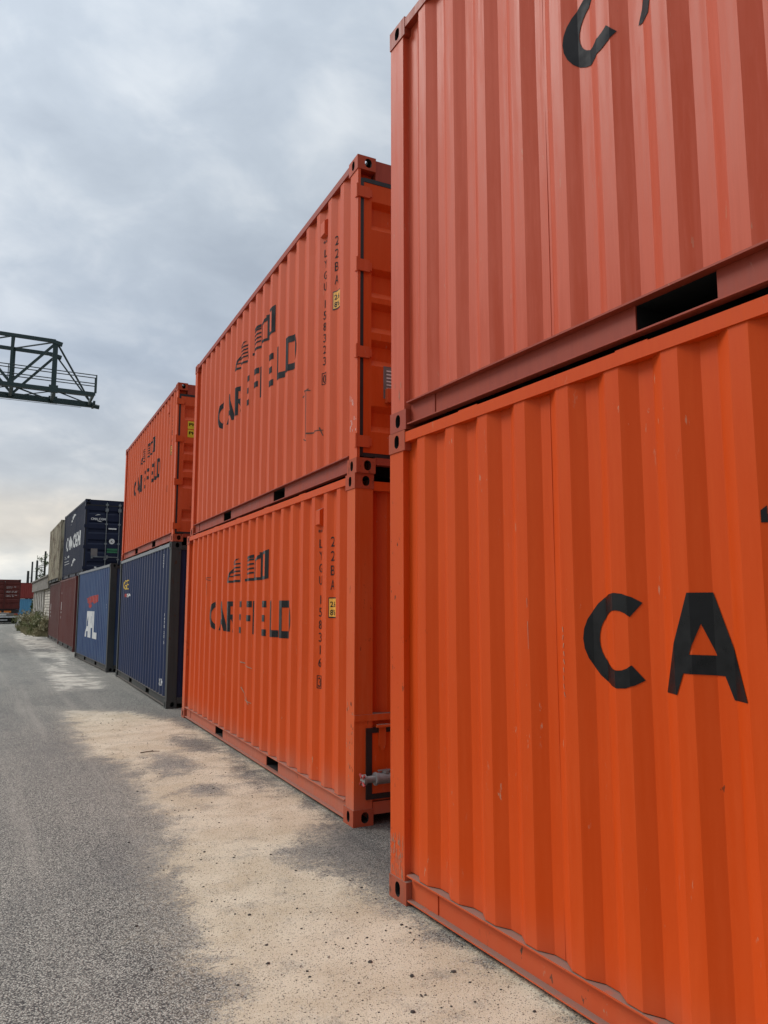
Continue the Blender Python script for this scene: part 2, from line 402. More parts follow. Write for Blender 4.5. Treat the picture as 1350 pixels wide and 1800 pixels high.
def container(name, label, group, loc, rz, side, frame, rail_t, rail_b, cast, roof, seed, endtype='plain', cat='shipping container', height=HGT, lite=False):
    t = empty(name, loc, rz); tag(t, label, cat, group)
    sp = link('side_panel', side_mesh(seed, [side]), t)
    link('side_panel', side_mesh(seed + .5, [side], True), t)
    # weld beads on the sheet
    sb = MB()
    for k in (3, 7, 11, 15):
        u = U0 + CUR[0] + k * PITCH + .104 + .006 + (.0 if seed % 2 else .01)
        x = DP
        sb.box(x - .002, x + .004, u, u + .003, ZB0, ZT0)
    sb.build('weld_seam', frame, sp)
    for mir in (False, True):
        X = (lambda a, b: (a, b)) if not mir else (lambda a, b: (WID - b, WID - a))
        link('bottom_rail', bottom_rail_mesh([rail_b], mir), t)
        mb = MB(); mb.box(*X(.003, .063), .178, LEN - .178, 2.518, 2.576)
        for k in range(5):                              # roof gussets that stand just proud of the rail
            u = .9 + k * 1.06 + (seed * .37) % .3; mb.box(*X(.012, .10), u, u + .16, 2.5762, 2.585)
        mb.build('top_rail', [rail_t], t)
        for u0, u1 in ((.0, .152), (LEN - .152, LEN)):
            mb = MB(); 
            if u0 == 0 and endtype.startswith('door'): mb.box(*X(.006, .029), .004, .152, .118, 2.473); mb.box(*X(.0292, .155), .075, .152, .118, 2.473)
            else: mb.box(*X(.006, .155), u0 + (.004 if u0 == 0 else 0), u1 - (.004 if u0 else 0), .118, 2.473)
            # folded edges that catch the light
            mb.build('corner_post', [frame], t)
    cts = {k: casting_mesh([cast, M['hole']], k) for k in (True, False)}
    for top in (True, False):
        for sx in (0, 1):
            for sy in (0, 1):
                o = link('corner_casting', cts[top], t)
                o.location = (WID if sx else 0, LEN if sy else 0, (HGT - .118) if top else 0)
                o.scale = (-1 if sx else 1, -1 if sy else 1, 1)
    # roof, floor, fork pockets, cross members
    mb = MB(); n = 21
    for k in range(n):
        a = .18 + (LEN - .36) * k / n; b = .18 + (LEN - .36) * (k + 1) / n; q = (b - a) / 4
        for (p0, z0), (p1, z1) in (((a, 2.57), (a + q, 2.57)), ((a + q, 2.57), (a + 1.5 * q, 2.552)), ((a + 1.5 * q, 2.552), (b - .5 * q, 2.552)), ((b - .5 * q, 2.552), (b, 2.57))):
            mb.quad((.06, p0, z0), (WID - .06, p0, z0), (WID - .06, p1, z1), (.06, p1, z1))
    mb.build('roof_panel', [roof], t, 'keep')
    mb = MB(); mb.box(.055, WID - .055, .06, LEN - .06, .16, .19)
    for k in range(18):
        u = .32 + k * .31
        if min(abs(u - 2.004), abs(u - 4.054)) > .24: mb.box(.055, WID - .055, u, u + .045, .04, .16)
    mb.build('floor', [M['hole']], t)
    for c_ in (LEN / 2 - 1.025, LEN / 2 + 1.025):
        mb = MB(); a_, b_, l_, h_ = .0495, WID - .0495, .0345, .1495; p_, q_ = c_ - .182, c_ + .182
        i_ = [(x, y, z) for x in (a_, b_) for y, z in ((p_, l_), (q_, l_), (q_, h_), (p_, h_))]; mb.v = i_
        for k in range(4): mb.f.append((k, (k + 1) % 4, 4 + (k + 1) % 4, 4 + k)); mb.m.append(0)
        mb.build('fork_pocket', [M['hole']], t, 'keep')
    # headers and sills at both ends
    for far in (False, True):
        Y = (lambda a, b: (a, b)) if not far else (lambda a, b: (LEN - b, LEN - a))
        door = endtype.startswith('door') and not far
        mb = MB(); mb.box(.162, WID - .162, *Y(.010, .07), 2.41 if door else 2.465, 2.536 if not door else 2.578)
        mb.build('end_header', [rail_t if frame is not M['dark_frame'] else frame], t)
        mb = MB(); mb.box(.162, WID - .162, *Y(.010, .07), .072, .128 if door else .16); mb.build('end_sill', [rail_b], t)
        if far or endtype == 'plain':
            mb = MB(); e_ = [.155 + k * .0709 for k in range(31)]; pr = [(.035, .075)[(k // 2) % 2] for k in range(31)]
            for k in range(30):
                y0, y1 = (pr[k], pr[k + 1]) if not far else (LEN - pr[k], LEN - pr[k + 1])
                mb.quad((e_[k], y0, .12), (e_[k + 1], y1, .12), (e_[k + 1], y1, 2.47), (e_[k], y0, 2.47))
            mb.build('end_panel', [side], t, 'keep')
    return t, sp

def door_end(t, seed, side, frame, rods=False, z_off=0.0, recess=((1.985, 2.224), (1.42, 1.658), (1.13, 1.375), (.86, 1.07), (.33, .538))):
    """pair of door leaves with pressed recesses, black gaskets and wrap-round hinges on the near end"""
    y = .012
    for leaf in (0, 1):
        X = (lambda a: a) if leaf == 0 else (lambda a: WID - a)
        mb = MB(); x0, x1 = .060, 1.205; xa, xb = .117, 1.15; zb, zt = .160, 2.372
        zs = [zb]; segs = []; cur = zb
        for lo, hi in sorted(recess):
            segs.append((cur, lo, 0)); segs.append((lo, hi, 1)); cur = hi
        segs.append((cur, zt, 0)); d = .040; s = .055
        for lo, hi, k in segs:
            mb.quad((X(x0), y, lo), (X(xa), y, lo), (X(xa), y, hi), (X(x0), y, hi)); mb.quad((X(xb), y, lo), (X(x1), y, lo), (X(x1), y, hi), (X(xb), y, hi))
            if not k: mb.quad((X(xa), y, lo), (X(xb), y, lo), (X(xb), y, hi), (X(xa), y, hi))
            else:
                pr = [(y, lo), (y + d, lo + s), (y + d, hi - s * .8), (y, hi)]
                for (ya, za), (yb, zb_) in zip(pr[:-1], pr[1:]): mb.quad((X(xa + .012), ya, za), (X(xb - .012), ya, za), (X(xb - .012), yb, zb_), (X(xa + .012), yb, zb_))
                for xx, xo in ((xa + .012, xa), (xb - .012, xb)):
                    mb.poly([(X(xx), ya, za) for ya, za in pr]); mb.quad((X(xo), y, lo), (X(xx), y, lo), (X(xx), y, hi), (X(xo), y, hi))
        for a, b, c_, e_ in ((x0, x0, zb, zt), (x1, x1, zb, zt)): mb.quad((X(a), y, c_), (X(a), y + .05, c_), (X(a), y + .05, e_), (X(a), y, e_))
        mb.quad((X(x0), y, zt), (X(x1), y, zt), (X(x1), y + .05, zt), (X(x0), y + .05, zt)); mb.quad((X(x0), y, zb), (X(x1), y, zb), (X(x1), y + .05, zb), (X(x0), y + .05, zb))
        df = mb.build('door_leaf', [side], t, 'keep')
        mb = MB(); bx = lambda a, b, c_, e_: mb.box(min(X(a), X(b)), max(X(a), X(b)), y - .003, y + .045, c_, e_)
        bx(.030, .0592, .132, 2.402); bx(.0594, 1.2052, 2.374, 2.408); bx(.0594, 1.2052, .128, .158); bx(1.2060, 1.2175, .158, 2.374)
        mb.build('gasket', [M['rubber']], df)
        for z0, z1 in ((2.235, 2.325), (1.615, 1.71), (.91, 1.0), (.20, .29)):
            mb = MB(); b2 = lambda a, b, ya, yb, c_, e_: mb.box(min(X(a), X(b)), max(X(a), X(b)), ya, yb, c_, e_)
            b2(.004, .108, -.006, .0105, z0, z1)
            b2(-.006, .004, -.006, .040, z0, z1)
            b2(.108, .128, .000, .0105, z0 + .015, z1 - .015)
            mb.bar((X(-.004), -.002, z0 - .012), (X(-.004), -.002, z1 + .012), .009, sides=8)
            mb.build('hinge', [frame], df)
        for xr in ((.70, 1.12) if leaf == 0 else (.70, 1.12)):
            if True:
                mb = MB(); X1 = X(xr); mb.bar((X1, -.022, .10), (X1, -.022, 2.50), .014, sides=10)
                for z in (2.42, .12): mb.box(X1 - .045, X1 + .045, -.040, .009, z - .035, z + .035)
                for z in (.55, 1.08, 1.75, 2.2): mb.box(X1 - .04, X1 + .04, -.030, .0115, z - .025, z + .025)
                for z in (2.24,): mb.box(X1 - .05, X1 + .05, -.038, -.004, z - .055, z + .055)
                mb.build('lock_rod', [M['steel'] if rods else frame], df)
                mb = MB(); xe = X(xr - .42 if xr < .9 else xr - .36); mb.bar((X1, -.032, .62), (xe, -.030, .625), .012, r2=.018); mb.box(xe - .03, xe + .03, -.035, .0115, .57, .68)
                mb.build('door_handle', [M['steel'] if rods else frame], df)
    return df

G_OR = 'orange bulk containers stacked beside the road'
OFFS.update({1: .055, 2: .03, 3: -.05, 4: -.05, 6: -.04})
POS = dict(A=(2.2835, -2.2066, .0360), B=(2.2479, -2.2244, .0302), C=(2.4295, 5.075, -.0257), D=(2.4352, 5.06, -.0317), E=(2.5516, 12.0251, -.0233), F=(2.5669, 12.0181, -.0236),
           G=(2.6275, 19.0886, .0183), H=(2.8305, 27.0971, .0220), J=(2.7068, 27.7945, .0005), K=(2.758, 34.2729, -.0038), L=(2.6577, 34.3513, .0011))
def C_(k, name, label, group, level, *a, **kw):
    x, y, r = POS[k]; return container(name, label, group, (x, y, level * (HGT + .0008)), r, *a, **kw)

WORD = dict(zip(range(9), [('C', 4.545), ('A', 4.156), ('R', 3.69), ('E', 3.275), ('F', 2.96), ('I', 2.745), ('E', 2.415), ('L', 2.075), ('D', 1.765)]))
def brand_word(sp, seed, mat):
    P = []
    for k, (ch, u) in WORD.items():
        g, w_ = glyph(ch); P += shift(g, 4.545 - u, 0, 1.0, .352 / .35)
    side_decal('lettering', P, 4.545, 1.281, mat, seed, sp)
    # emblem above the word: sail, striped tower and inverted wedge
    Q = []; U = 3.72; th = .030
    def arc(n, f, t0, t1, wd):
        for k in range(n):
            a, b = t0 + (t1 - t0) * k / n, t0 + (t1 - t0) * (k + 1) / n
            (x0, z0), (x1, z1) = f(a), f(b); Q.append([(x0, z0), (x1, z1), (x1 + wd, z1), (x0 + wd, z0)])
    # sail: curved left edge, straight right edge, cross stripes
    fx = lambda t: (.02 + .40 * (t ** 1.8), .03 + .30 * t)
    arc(8, fx, 0, .93, .045)
    Q.append([(0, 0), (.58, 0), (.58, .03), (0, .03)])
    Q.append([(.53, .03), (.58, .03), (.52, .31), (.47, .31)])
    for z in (.075, .125, .175, .225):
        t_ = (z - .03) / .30; xa = fx(t_)[0] + .046; xb = .53 - (z - .03) * .06 / .28 - .002
        if xb > xa: Q.append([(xa, z), (xb, z + .012), (xb, z + .034), (xa, z + .016)])
    # tower with curved stripes
    b0 = .68
    Q.append([(b0, 0), (b0 + .60, 0), (b0 + .60, .034), (b0, .034)])
    for k, z in enumerate((.06, .115, .17, .225)):
        for j in range(5):
            a, b = j / 5, (j + 1) / 5; g_ = lambda s_: (b0 + .03 + .27 * s_, z - .02 + .05 * math.sin(s_ * 1.5))
            (x0, z0), (x1, z1) = g_(a), g_(b); Q.append([(x0, z0), (x1, z1), (x1, z1 + .022), (x0, z0 + .022)])
    Q.append([(b0 + .06, .262), (b0 + .30, .285), (b0 + .30, .325), (b0 + .10, .295)])
    Q.append([(b0 + .31, .034), (b0 + .34, .034), (b0 + .36, .20), (b0 + .33, .20)])
    Q.append([(b0 + .33, .202), (b0 + .36, .202), (b0 + .56, .262), (b0 + .56, .315)])
    Q.append([(b0 + .562, .034), (b0 + .60, .034), (b0 + .60, .317), (b0 + .562, .310)])
    Q.append([(b0 + .43, .036), (b0 + .455, .036), (b0 + .455, .228), (b0 + .43, .220)])
    # wedge
    w0 = 1.22
    Q.append([(w0 + .045, .296), (w0 + .24, .300), (w0 + .24, .335), (w0, .333)])
    Q.append([(w0 + .0, .331), (w0 + .044, .296), (w0 + .130, .06), (w0 + .10, .06)])
    Q.append([(w0 + .2402, .0), (w0 + .30, .01), (w0 + .30, .350), (w0 + .2402, .335)])
    Q.append([(w0 + .135, .0), (w0 + .24, .0), (w0 + .24, .036), (w0 + .135, .046)])
    Q.append([(-.018, .0), (-.001, .0), (-.001, .062), (-.018, .045)])
    side_decal('emblem', shift(Q, 0, 0, 1.0, .87), U, 1.850, mat, seed, sp)
def code_column(sp, seed, s, size, u, ztop, mat, pitch=.104, hh=.078, ww=.052, side=side_decal, boxed=False):
    P = []; z = ztop
    for ch in s:
        if ch != ' ': P += shift(text_polys(ch, hh, ww if ch not in '1I' else ww * .35, .0), 0 if ch not in '1I' else ww * .3, z - hh - ztop)
        z -= pitch if ch != ' ' else pitch * .55
    if boxed:
        zb = z + pitch - hh - ztop - .014; zt = zb + hh + .028; a, b = -.012, ww + .012; q = .006
        P += [[(a, zb), (b, zb), (b, zb + q), (a, zb + q)], [(a, zt - q), (b, zt - q), (b, zt), (a, zt)], [(a, zb + q), (a + q, zb + q), (a + q, zt - q), (a, zt - q)], [(b - q, zb + q), (b, zb + q), (b, zt - q), (b - q, zt - q)]]
    return side('lettering', P, u, ztop, mat, seed, sp)
def rect(a, b, c_, d): return [(a, c_), (b, c_), (b, d), (a, d)]
def side_marks(sp, t, seed, number, mat):
    o_ = OFFS.get(seed, 0)
    code_column(sp, seed, 'LYGU ' + number, 1, .858 + o_, 2.150, mat, ww=.040, boxed=True)
    code_column(sp, seed, '22BA', 1, .590 + o_, 2.150, mat, pitch=.117, hh=.086, ww=.042)
    side_decal('label_plate', [rect(0, .12, 0, .165)], .608 + o_, 1.487, M['black'], seed, sp)
    side_decal('label_plate', [rect(0, .105, 0, .145)], .6005 + o_, 1.497, M['yellow'], seed, sp, .0035)
    side_decal('lettering', shift(text_polys('2.6', .045, .075), 0, .078) + shift(text_polys("8'6", .045, .075), 0, .012), .590 + o_, 1.497, M['black'], seed, sp, .0045)
    side_decal('lettering', shift(text_polys('8', .022, .02), 0, 0) + shift(text_polys('8', .022, .02), .03, 0), .868 + o_, 2.205, mat, seed, sp)
    # louvred vent cover
    mb = MB(); x0 = DP - .036
    mb.v += []
    a, b, z0, z1 = .795 + o_, .89 + o_, 2.25, 2.41
    mb.poly([(x0, a, z0 + .02), (x0, b, z0 + .02), (x0, b, z1 - .02), (x0, a, z1 - .02)])
    mb.poly([(x0, a, z1 - .02), (x0, b, z1 - .02), (DP, b + .006, z1), (DP, a - .006, z1)])
    mb.poly([(x0, a, z0 + .02), (x0, b, z0 + .02), (DP, b + .006, z0), (DP, a - .006, z0)])
    mb.poly([(x0, a, z0 + .02), (x0, a, z1 - .02), (DP, a - .006, z1), (DP, a - .006, z0)])
    mb.poly([(x0, b, z0 + .02), (x0, b, z1 - .02), (DP, b + .006, z1), (DP, b + .006, z0)])
    mb.build('vent', [M['orange_d'] if t.location.z > 1 else M['orange_c']], sp)

# --- nearest stack
tA, sA = C_('A', 'shipping_container', 'bright orange container on the ground nearest the camera, big black letters', G_OR, 0, M['orange_a'], M['frame_a'], M['orange_a'], M['frame_a'], M['casting_o'], M['roof_or'], 1)
brand_word(sA, 1, M['black']); side_marks(sA, tA, 1, '158312 4', M['blackw'])
tB, sB = C_('B', 'shipping_container', 'faded salmon red container stacked on the nearest one, cut off by the photo edge', G_OR, 1, M['orange_b'], M['orange_b'], M['frame_b'], M['frame_b'], M['frame_b'], M['roof_or'], 2)
brand_word(sB, 2, M['blackw']); side_marks(sB, tB, 2, '158330 6', M['blackw'])
# --- second stack
tC, sC = C_('C', 'shipping_container', 'orange container on the ground with grey discharge valve low on its near end', G_OR, 0, M['orange_c'], M['frame_c'], M['orange_c'], M['frame_c'], M['casting_o'], M['roof_or'], 3, endtype='bulk')
brand_word(sC, 3, M['black']); side_marks(sC, tC, 3, '158316 3', M['black'])
tD, sD = C_('D', 'shipping_container', 'orange container with long black door gasket, on top of the one with the valve', G_OR, 1, M['orange_d'], M['orange_d'], M['frame_b'], M['frame_b'], M['casting_o'], M['roof_or'], 4, endtype='door')
brand_word(sD, 4, M['blackw']); side_marks(sD, tD, 4, '158323 0', M['blackw'])
door_end(tD, 4, M['orange_c'], M['orange_d'])
end_decal('label_plate', [rect(0, .29, 0, .262)], .234, .606, .0105, M['steel'], tD); end_decal('label_plate', [rect(0, .27, 0, .242)], .244, .616, .0095, M['greyplate'], tD)
end_decal('lettering', [rect(.0, .24, k * .028, k * .028 + .010) for k in range(8)], .26, .63, .0085, M['white'], tD)
# bulk discharge end of C
Y0 = .03
mb = MB(); e_ = [.155 + k * .0709 for k in range(31)]; pr = [(.085, .045)[(k // 2) % 2] for k in range(31)]
for k in range(30): mb.quad((e_[k], pr[k], .79), (e_[k + 1], pr[k + 1], .79), (e_[k + 1], pr[k + 1], 2.47), (e_[k], pr[k], 2.47))
mb.build('end_panel', [M['orange_c']], tC, 'keep')
mb = MB(); mb.box(.004, WID - .004, -.004, .10, .742, .788); mb.build('cross_beam', [M['frame_c']], tC)
mb = MB(); mb.box(.1555, WID - .1555, Y0, Y0 + .05, .162, .7415); mb.build('discharge_panel', [M['orange_c']], tC)
mb = MB(); g0, g1, h0, h1 = .10, 1.10, .185, .69; yy = .0
for a in ((g0, g0 + .045, h0, h1), (g0 + .045, g1 - .045, h0, h0 + .035), (g0 + .045, g1 - .045, h1 - .035, h1), (g1 - .045, g1, h0, h1)): mb.box(a[0], a[1], yy - .012, Y0, a[2], a[3])
hd = mb.build('gasket', [M['rubber']], tC)
mb = MB(); mb.box(g0 + .047, g1 - .047, yy - .004, Y0, h0 + .037, h1 - .037); hd = mb.build('discharge_hatch', [M['orange_c']], tC)
mb = MB(); mb.box(.20, .255, -.020, -.005, .56, .70); mb.box(.185, .27, -.045, -.0045, .695, .715); mb.bar((.17, -.035, .705), (.285, -.035, .705), .012, sides=8)
mb.poly([(.205, -.0215, .56), (.25, -.0215, .56), (.24, -.0215, .53), (.215, -.0215, .53)]); mb.build('hinge', [M['frame_c']], hd)
mb = MB(); P0 = Vector((.035, -.085, .345))
for a, b, r in ((.0, .022, .038), (.022, .095, .024), (.095, .11, .046), (.11, .24, .040), (.24, .255, .050), (.255, .9, .038)):
    mb.bar((.035 + a, -.085, .345), (.035 + b, -.085, .345), r, sides=20)
mb.bar((.22, -.085, .38), (.22, -.085, .40), .03, sides=10); mb.box(.16, .27, -.095, -.075, .395, .403)
mb.bar((.34, -.085, .34), (.34, .0, .34), .03, sides=10); mb.bar((.27, -.12, .34), (.255, -.12, .18), .003, sides=5)
mb.build('valve_pipe', [M['valve']], tC, False)
mb = MB()
for k in range(4):
    a = R(45 + 90 * k); mb.bar((.033, -.085 + .02 * math.cos(a), .345 + .02 * math.sin(a)), (.033, -.085 + .052 * math.cos(a), .345 + .052 * math.sin(a)), .009, sides=6)
mb.build('coupling_lug', [M['redmark']], tC)
# scrapes on C and D
def strokes(sp, seed, pts, mat, wd=.012):
    P = []
    for (x0, z0), (x1, z1) in pts:
        d = Vector((x1 - x0, z1 - z0)); n = Vector((-d.y, d.x)).normalized() * wd / 2
        P.append([(x0 - n.x, z0 - n.y), (x1 - n.x * .5, z1 - n.y * .5), (x1 + n.x * .5, z1 + n.y * .5), (x0 + n.x, z0 + n.y)])
    return side_decal('scuff_mark', P, 0, 0, mat, seed, sp)
strokes(sC, 3, [((-4.90, 1.94), (-4.62, 1.95)), ((-4.80, 1.93), (-4.66, 1.90)), ((-4.76, 1.88), (-4.75, 1.72)), ((-4.88, 1.55), (-4.80, 1.56))], M['rust'], .010)
strokes(sC, 3, [((-3.08, .97), (-2.86, .94)), ((-2.84, .945), (-2.74, .92)), ((-3.06, .70), (-2.98, .60)), ((-2.97, .60), (-2.88, .575)), ((-2.86, .59), (-2.74, .56)), ((-2.83, .62), (-2.78, .54)), ((-2.9, .60), (-2.86, .63))], M['fadedscuff'], .013)
strokes(sD, 4, [((-1.35, 0.93), (-1.12, 0.95)), ((-1.25, .96), (-1.10, .93)), ((-1.17, .93), (-1.16, .50)), ((-1.22, .50), (-1.14, .47)), ((-1.15, .54), (-.80, .50)), ((-.84, .53), (-.80, .45))], M['rust'], .014)

def post_marks(t, near, n, z0, z1, mat, wd, ln, seed_):
    rnd = random.Random(seed_); mb = MB(); x = .0045
    for k in range(n):
        u = rnd.uniform(.015, .140); u = u if near else LEN - u; z = z0 + (z1 - z0) * rnd.random(); a = rnd.uniform(.3, 1) * wd; l = rnd.uniform(.2, 1) * ln; d = rnd.uniform(-.004, .004)
        mb.poly([(x, u - a / 2, z), (x, u + a / 2, z), (x, u + a / 4 + d, z + l), (x, u - a / 4 + d, z + l)])
    o = mb.build('scuff_mark', [mat], t); o['kind'] = 'stuff'; return o
post_marks(tA, False, 46, .12, .32, M['fadedscuff'], .006, .06, 1); post_marks(tA, False, 10, .3, 2.4, M['rust'], .004, .02, 2)
post_marks(tC, True, 26, .30, .86, M['fadedscuff'], .010, .025, 3); post_marks(tC, True, 14, .35, .9, M['rust'], .012, .03, 4)
post_marks(tD, True, 14, .33, .62, M['white'], .008, .05, 5); post_marks(tB, False, 7, .16, .30, M['fadedscuff'], .005, .05, 6)
strokes(sA, 1, [((-4.645 + .004 * math.sin(k * 7), 1.50 - k * .033), (-4.643 + .004 * math.sin(k * 5), 1.48 - k * .033)) for k in range(9)], M['fadedscuff'], .004)
strokes(sA, 1, [((-4.86, 1.52), (-4.858, 1.40)), ((-4.862, 1.62), (-4.861, 1.58))], M['fadedscuff'], .003)
# --- third stack
tE, sE = C_('E', 'shipping_container', 'navy blue container with dark grey frame on the ground, small yellow letters at far end', 'blue containers in the lower row', 0, M['navy_e'], M['dark_frame'], M['grey_rail'], M['dark_frame'], M['dark_frame'], M['dark_frame'], 5)
side_decal('lettering', text_polys('GE', .22, .80, .0), 5.42, 1.92, M['yelmark'], 5, sE)
side_decal('lettering', [rect(0, .35, 0, .07)], 5.2, 1.76, M['redmark'], 5, sE); side_decal('lettering', text_polys('SEA', .07, .4, .03), 4.82, 1.76, M['white'], 5, sE)
code_column(sE, 5, '22G1', 1, .70, 2.43, M['white'], pitch=.06, hh=.05, ww=.07); code_column(sE, 5, '1478 20 5', 1, .427, 1.46, M['white'], pitch=.062, hh=.05, ww=.06)
side_decal('lettering', text_polys('XK', .11, .20, .02), .72, .30, M['white'], 5, sE)
tF, sF = C_('F', 'shipping_container', 'orange container with yellow stickers on its door, stacked on the navy blue container', G_OR, 1, M['orange_f'], M['orange_f'], M['frame_b'], M['frame_b'], M['casting_o'], M['roof_or'], 6, endtype='door')
brand_word(sF, 6, M['blackw']); side_marks(sF, tF, 6, '158307 9', M['blackw'])
door_end(tF, 6, M['orange_d'], M['orange_f'], recess=((1.985, 2.224), (1.42, 1.60), (1.13, 1.32), (.86, 1.04), (.33, .52)))
for z in (1.84, 1.70):
    end_decal('sticker', [rect(0, .24, 0, .125)], .18, z, .009, M['lime'], tF); end_decal('lettering', text_polys('PHO', .05, .2, .03), .20, z + .05, .008, M['black'], tF)

# --- fourth stack
tG, sG = C_('G', 'shipping_container', 'mid blue streaky container on the ground with tall white letters and red emblem', 'blue containers in the lower row', 0, M['blue_g'], M['dark_frame'], M['grey_rail'], M['dark_frame'], M['dark_frame'], M['dark_frame'], 7)
def apl():
    s = .22; h = .72
    P = [[(.0, 0), (.22, 0), (.50, h), (.30, h)], [(.50, h), (.52, 0), (.74, 0), (.74, h)][:4]]
    P = [[(0, 0), (.20, 0), (.42, h), (.28, h)], [(.42, h), (.42, 0), (.66, 0), (.66, h)], [(.13, .16), (.42, .16), (.42, .30), (.20, .30)][:4]]
    P[2] = [(.2 + .22 * .16 / h + .001, .16), (.419, .16), (.419, .30), (.2 + .22 * .30 / h + .001, .30)]
    q = .74
    P += [rect(q, q + .2, 0, h), rect(q + .2, q + .42, h - .13, h), rect(q + .2, q + .42, .27, .40), rect(q + .42, q + .60, .27, h)]
    q = 1.42
    P += [rect(q, q + .22, 0, h), rect(q + .22, q + .62, 0, .17)]
    return P
side_decal('lettering', apl(), 4.02, .70, M['white'], 7, sG)
side_decal('emblem', [[(0, .17), (.5, .20), (.65, .10), (.9, .02), (1.0, .07), (1.1, .22)], [(1.1, .22), (1.0, .07), (1.5, .0), (2.0, .05), (2.05, .24)], [(0, .155), (.15, .05), (.5, -.02), (.9, 0), (.62, .09), (.48, .18)], [(.4, -.03), (.55, -.10), (.8, -.14), (1.0, -.01)]], 3.98, 1.62, M['redmark'], 7, sG)
code_column(sG, 7, '45', 1, .45, 1.62, M['white'], pitch=.06, hh=.05, ww=.05)
tH, sH = C_('H', 'shipping_container', 'dark navy container with white lettering and grey lock rods, stacked on the nearer maroon container', 'containers in the upper row beyond the orange ones', 1, M['navy_h'], M['navy_h'], M['navy_h'], M['navy_h'], M['navy_h'], M['dark_frame'], 8, endtype='door')
side_decal('lettering', text_polys('CMA CGM', .50, 4.0, .035), 5.12, 1.12, M['white'], 8, sH)
def swoosh(n, L_, h, th, flip=1):
    P = []
    for k in range(n):
        a, b = k / n, (k + 1) / n; f = lambda s_: (s_ * L_, h * math.sin(s_ * 2.2) * flip + s_ * h); tk = lambda s_: th * math.sin(math.pi * min(.999, s_ + .02)) + .004
        P.append([(f(a)[0], f(a)[1]), (f(b)[0], f(b)[1]), (f(b)[0], f(b)[1] + tk(b)), (f(a)[0], f(a)[1] + tk(a))])
    return P
side_decal('emblem', swoosh(10, 1.4, .14, .12), 3.95, 2.05, M['white'], 8, sH); side_decal('emblem', shift(swoosh(10, 1.2, .14, .12), 0, 0), 3.35, .36, M['white'], 8, sH)
side_decal('lettering', text_polys('CMA CGM', .10, 1.5, .02), 5.55, .80, M['white'], 8, sH); side_decal('lettering', [rect(0, 1.3, 0, .02), rect(0, 1.5, -.10, -.08)], 5.45, .67, M['white'], 8, sH)
door_end(tH, 8, M['navy_h'], M['navy_h'], rods=True, recess=((2.08, 2.22), (1.75, 1.86), (1.42, 1.60), (1.05, 1.22), (.75, .88), (.30, .48)))
end_decal('lettering', text_polys('CMA CGM', .075, .48, .03), .195, 1.885, .009, M['white'], tH)
end_decal('emblem', swoosh(8, .17, .018, .022) + shift(swoosh(8, .18, -.018, .022), .05, -.17), .33, 2.03, .009, M['white'], tH)
end_decal('label_plate', [rect(0, .26, 0, .05)], .775, 1.575, -.0005, M['white'], tH)
ring = [[(.095 * math.cos(a), .095 * math.sin(a)) for a in [2 * math.pi * k / 20 for k in range(20)]]]
end_decal('sticker', ring, .905, 1.165, .0105, M['white'], tH); end_decal('emblem', shift(text_polys('K', .08, .07, .02), -.035, -.04), .905, 1.165, .0095, M['black'], tH)
end_decal('label_plate', [rect(0, .34, .05, .12), rect(0, .34, -.03, .03)], .755, .80, .0095, M['green'], tH)
end_decal('label_plate', [rect(0, .21, 0, .27)], .24, .635, .0095, M['greyplate'], tH); end_decal('label_plate', [rect(0, .07, 0, .05)], .37, .24, .0095, M['white'], tH)

tJ, sJ = C_('J', 'shipping_container', 'maroon container on the ground under the dark navy container', 'maroon containers in the lower row', 0, M['maroon'], M['maroon'], M['maroon'], M['dark_frame'], M['maroon'], M['dark_frame'], 9)
side_decal('lettering', [rect(0.02, .09, .98, 1.05), rect(.0, .10, .34, .66), rect(0.01, .10, .22, .28), rect(0.02, .09, 0, .10)], 5.165, 1.05, M['white'], 9, sJ)
tK, sK = C_('K', 'shipping_container', 'brown maroon container farthest along the lower row, next to the dry shrubs', 'maroon containers in the lower row', 0, M['maroon_k'], M['maroon_k'], M['maroon_k'], M['dark_frame'], M['maroon_k'], M['dark_frame'], 10)
side_decal('lettering', [rect(0, .10, .3, .6), rect(0, .10, .16, .24), rect(0, .10, 0, .06)], 5.165, 1.05, M['white'], 10, sK)
tL, sL = C_('L', 'shipping_container', 'rust stained beige container in the upper row, farthest from the camera', 'containers in the upper row beyond the orange ones', 1, M['beige'], M['beige'], M['beige'], M['dark_frame'], M['beige'], M['dark_frame'], 11)

# ------------------------------------------------------------------ ground
SAND = [(1.15, 12.6), (1.131, 11.685), (1.083, 9.6), (1.10, 8.68), (1.382, 8.04), (1.26, 6.733), (1.32, 5.917), (1.10, 5.1), (1.038, 4.522), (.944, 3.899), (1.012, 3.354), (.80, 2.7), (.75, 1.6), (.9, 0), (.7, -3), (2.6, -3), (2.5, 1.5), (2.22, 2.399), (2.14, 2.95), (2.04, 3.45), (1.97, 3.784), (2.04, 4.2), (1.86, 4.438), (1.78, 4.768), (2.08, 5.0), (2.38, 5.35), (2.44, 6.292), (2.56, 7.4), (2.46, 8.3), (2.58, 9.6), (2.36, 10.8), (2.0, 12.0)]
SAND2 = [(1.5, 46), (1.30, 38), (1.45, 30.852), (1.44, 22.043), (1.26, 16.5), (1.30, 15.2), (2.0, 15.5), (2.3, 17), (2.2, 22), (2.5, 26.6), (2.6, 34.9), (2.5, 41), (2.3, 50)]
HOLES = [(1.74, 7.86, .20, .42), (1.77, 6.66, .14, .14), (2.25, 8.9, .22, .5), (2.35, 7.0, .12, .5), (1.6, 24, .3, 1.5), (2.1, 20, .2, 1.5), (1.8, 29.5, .4, 1.0)]
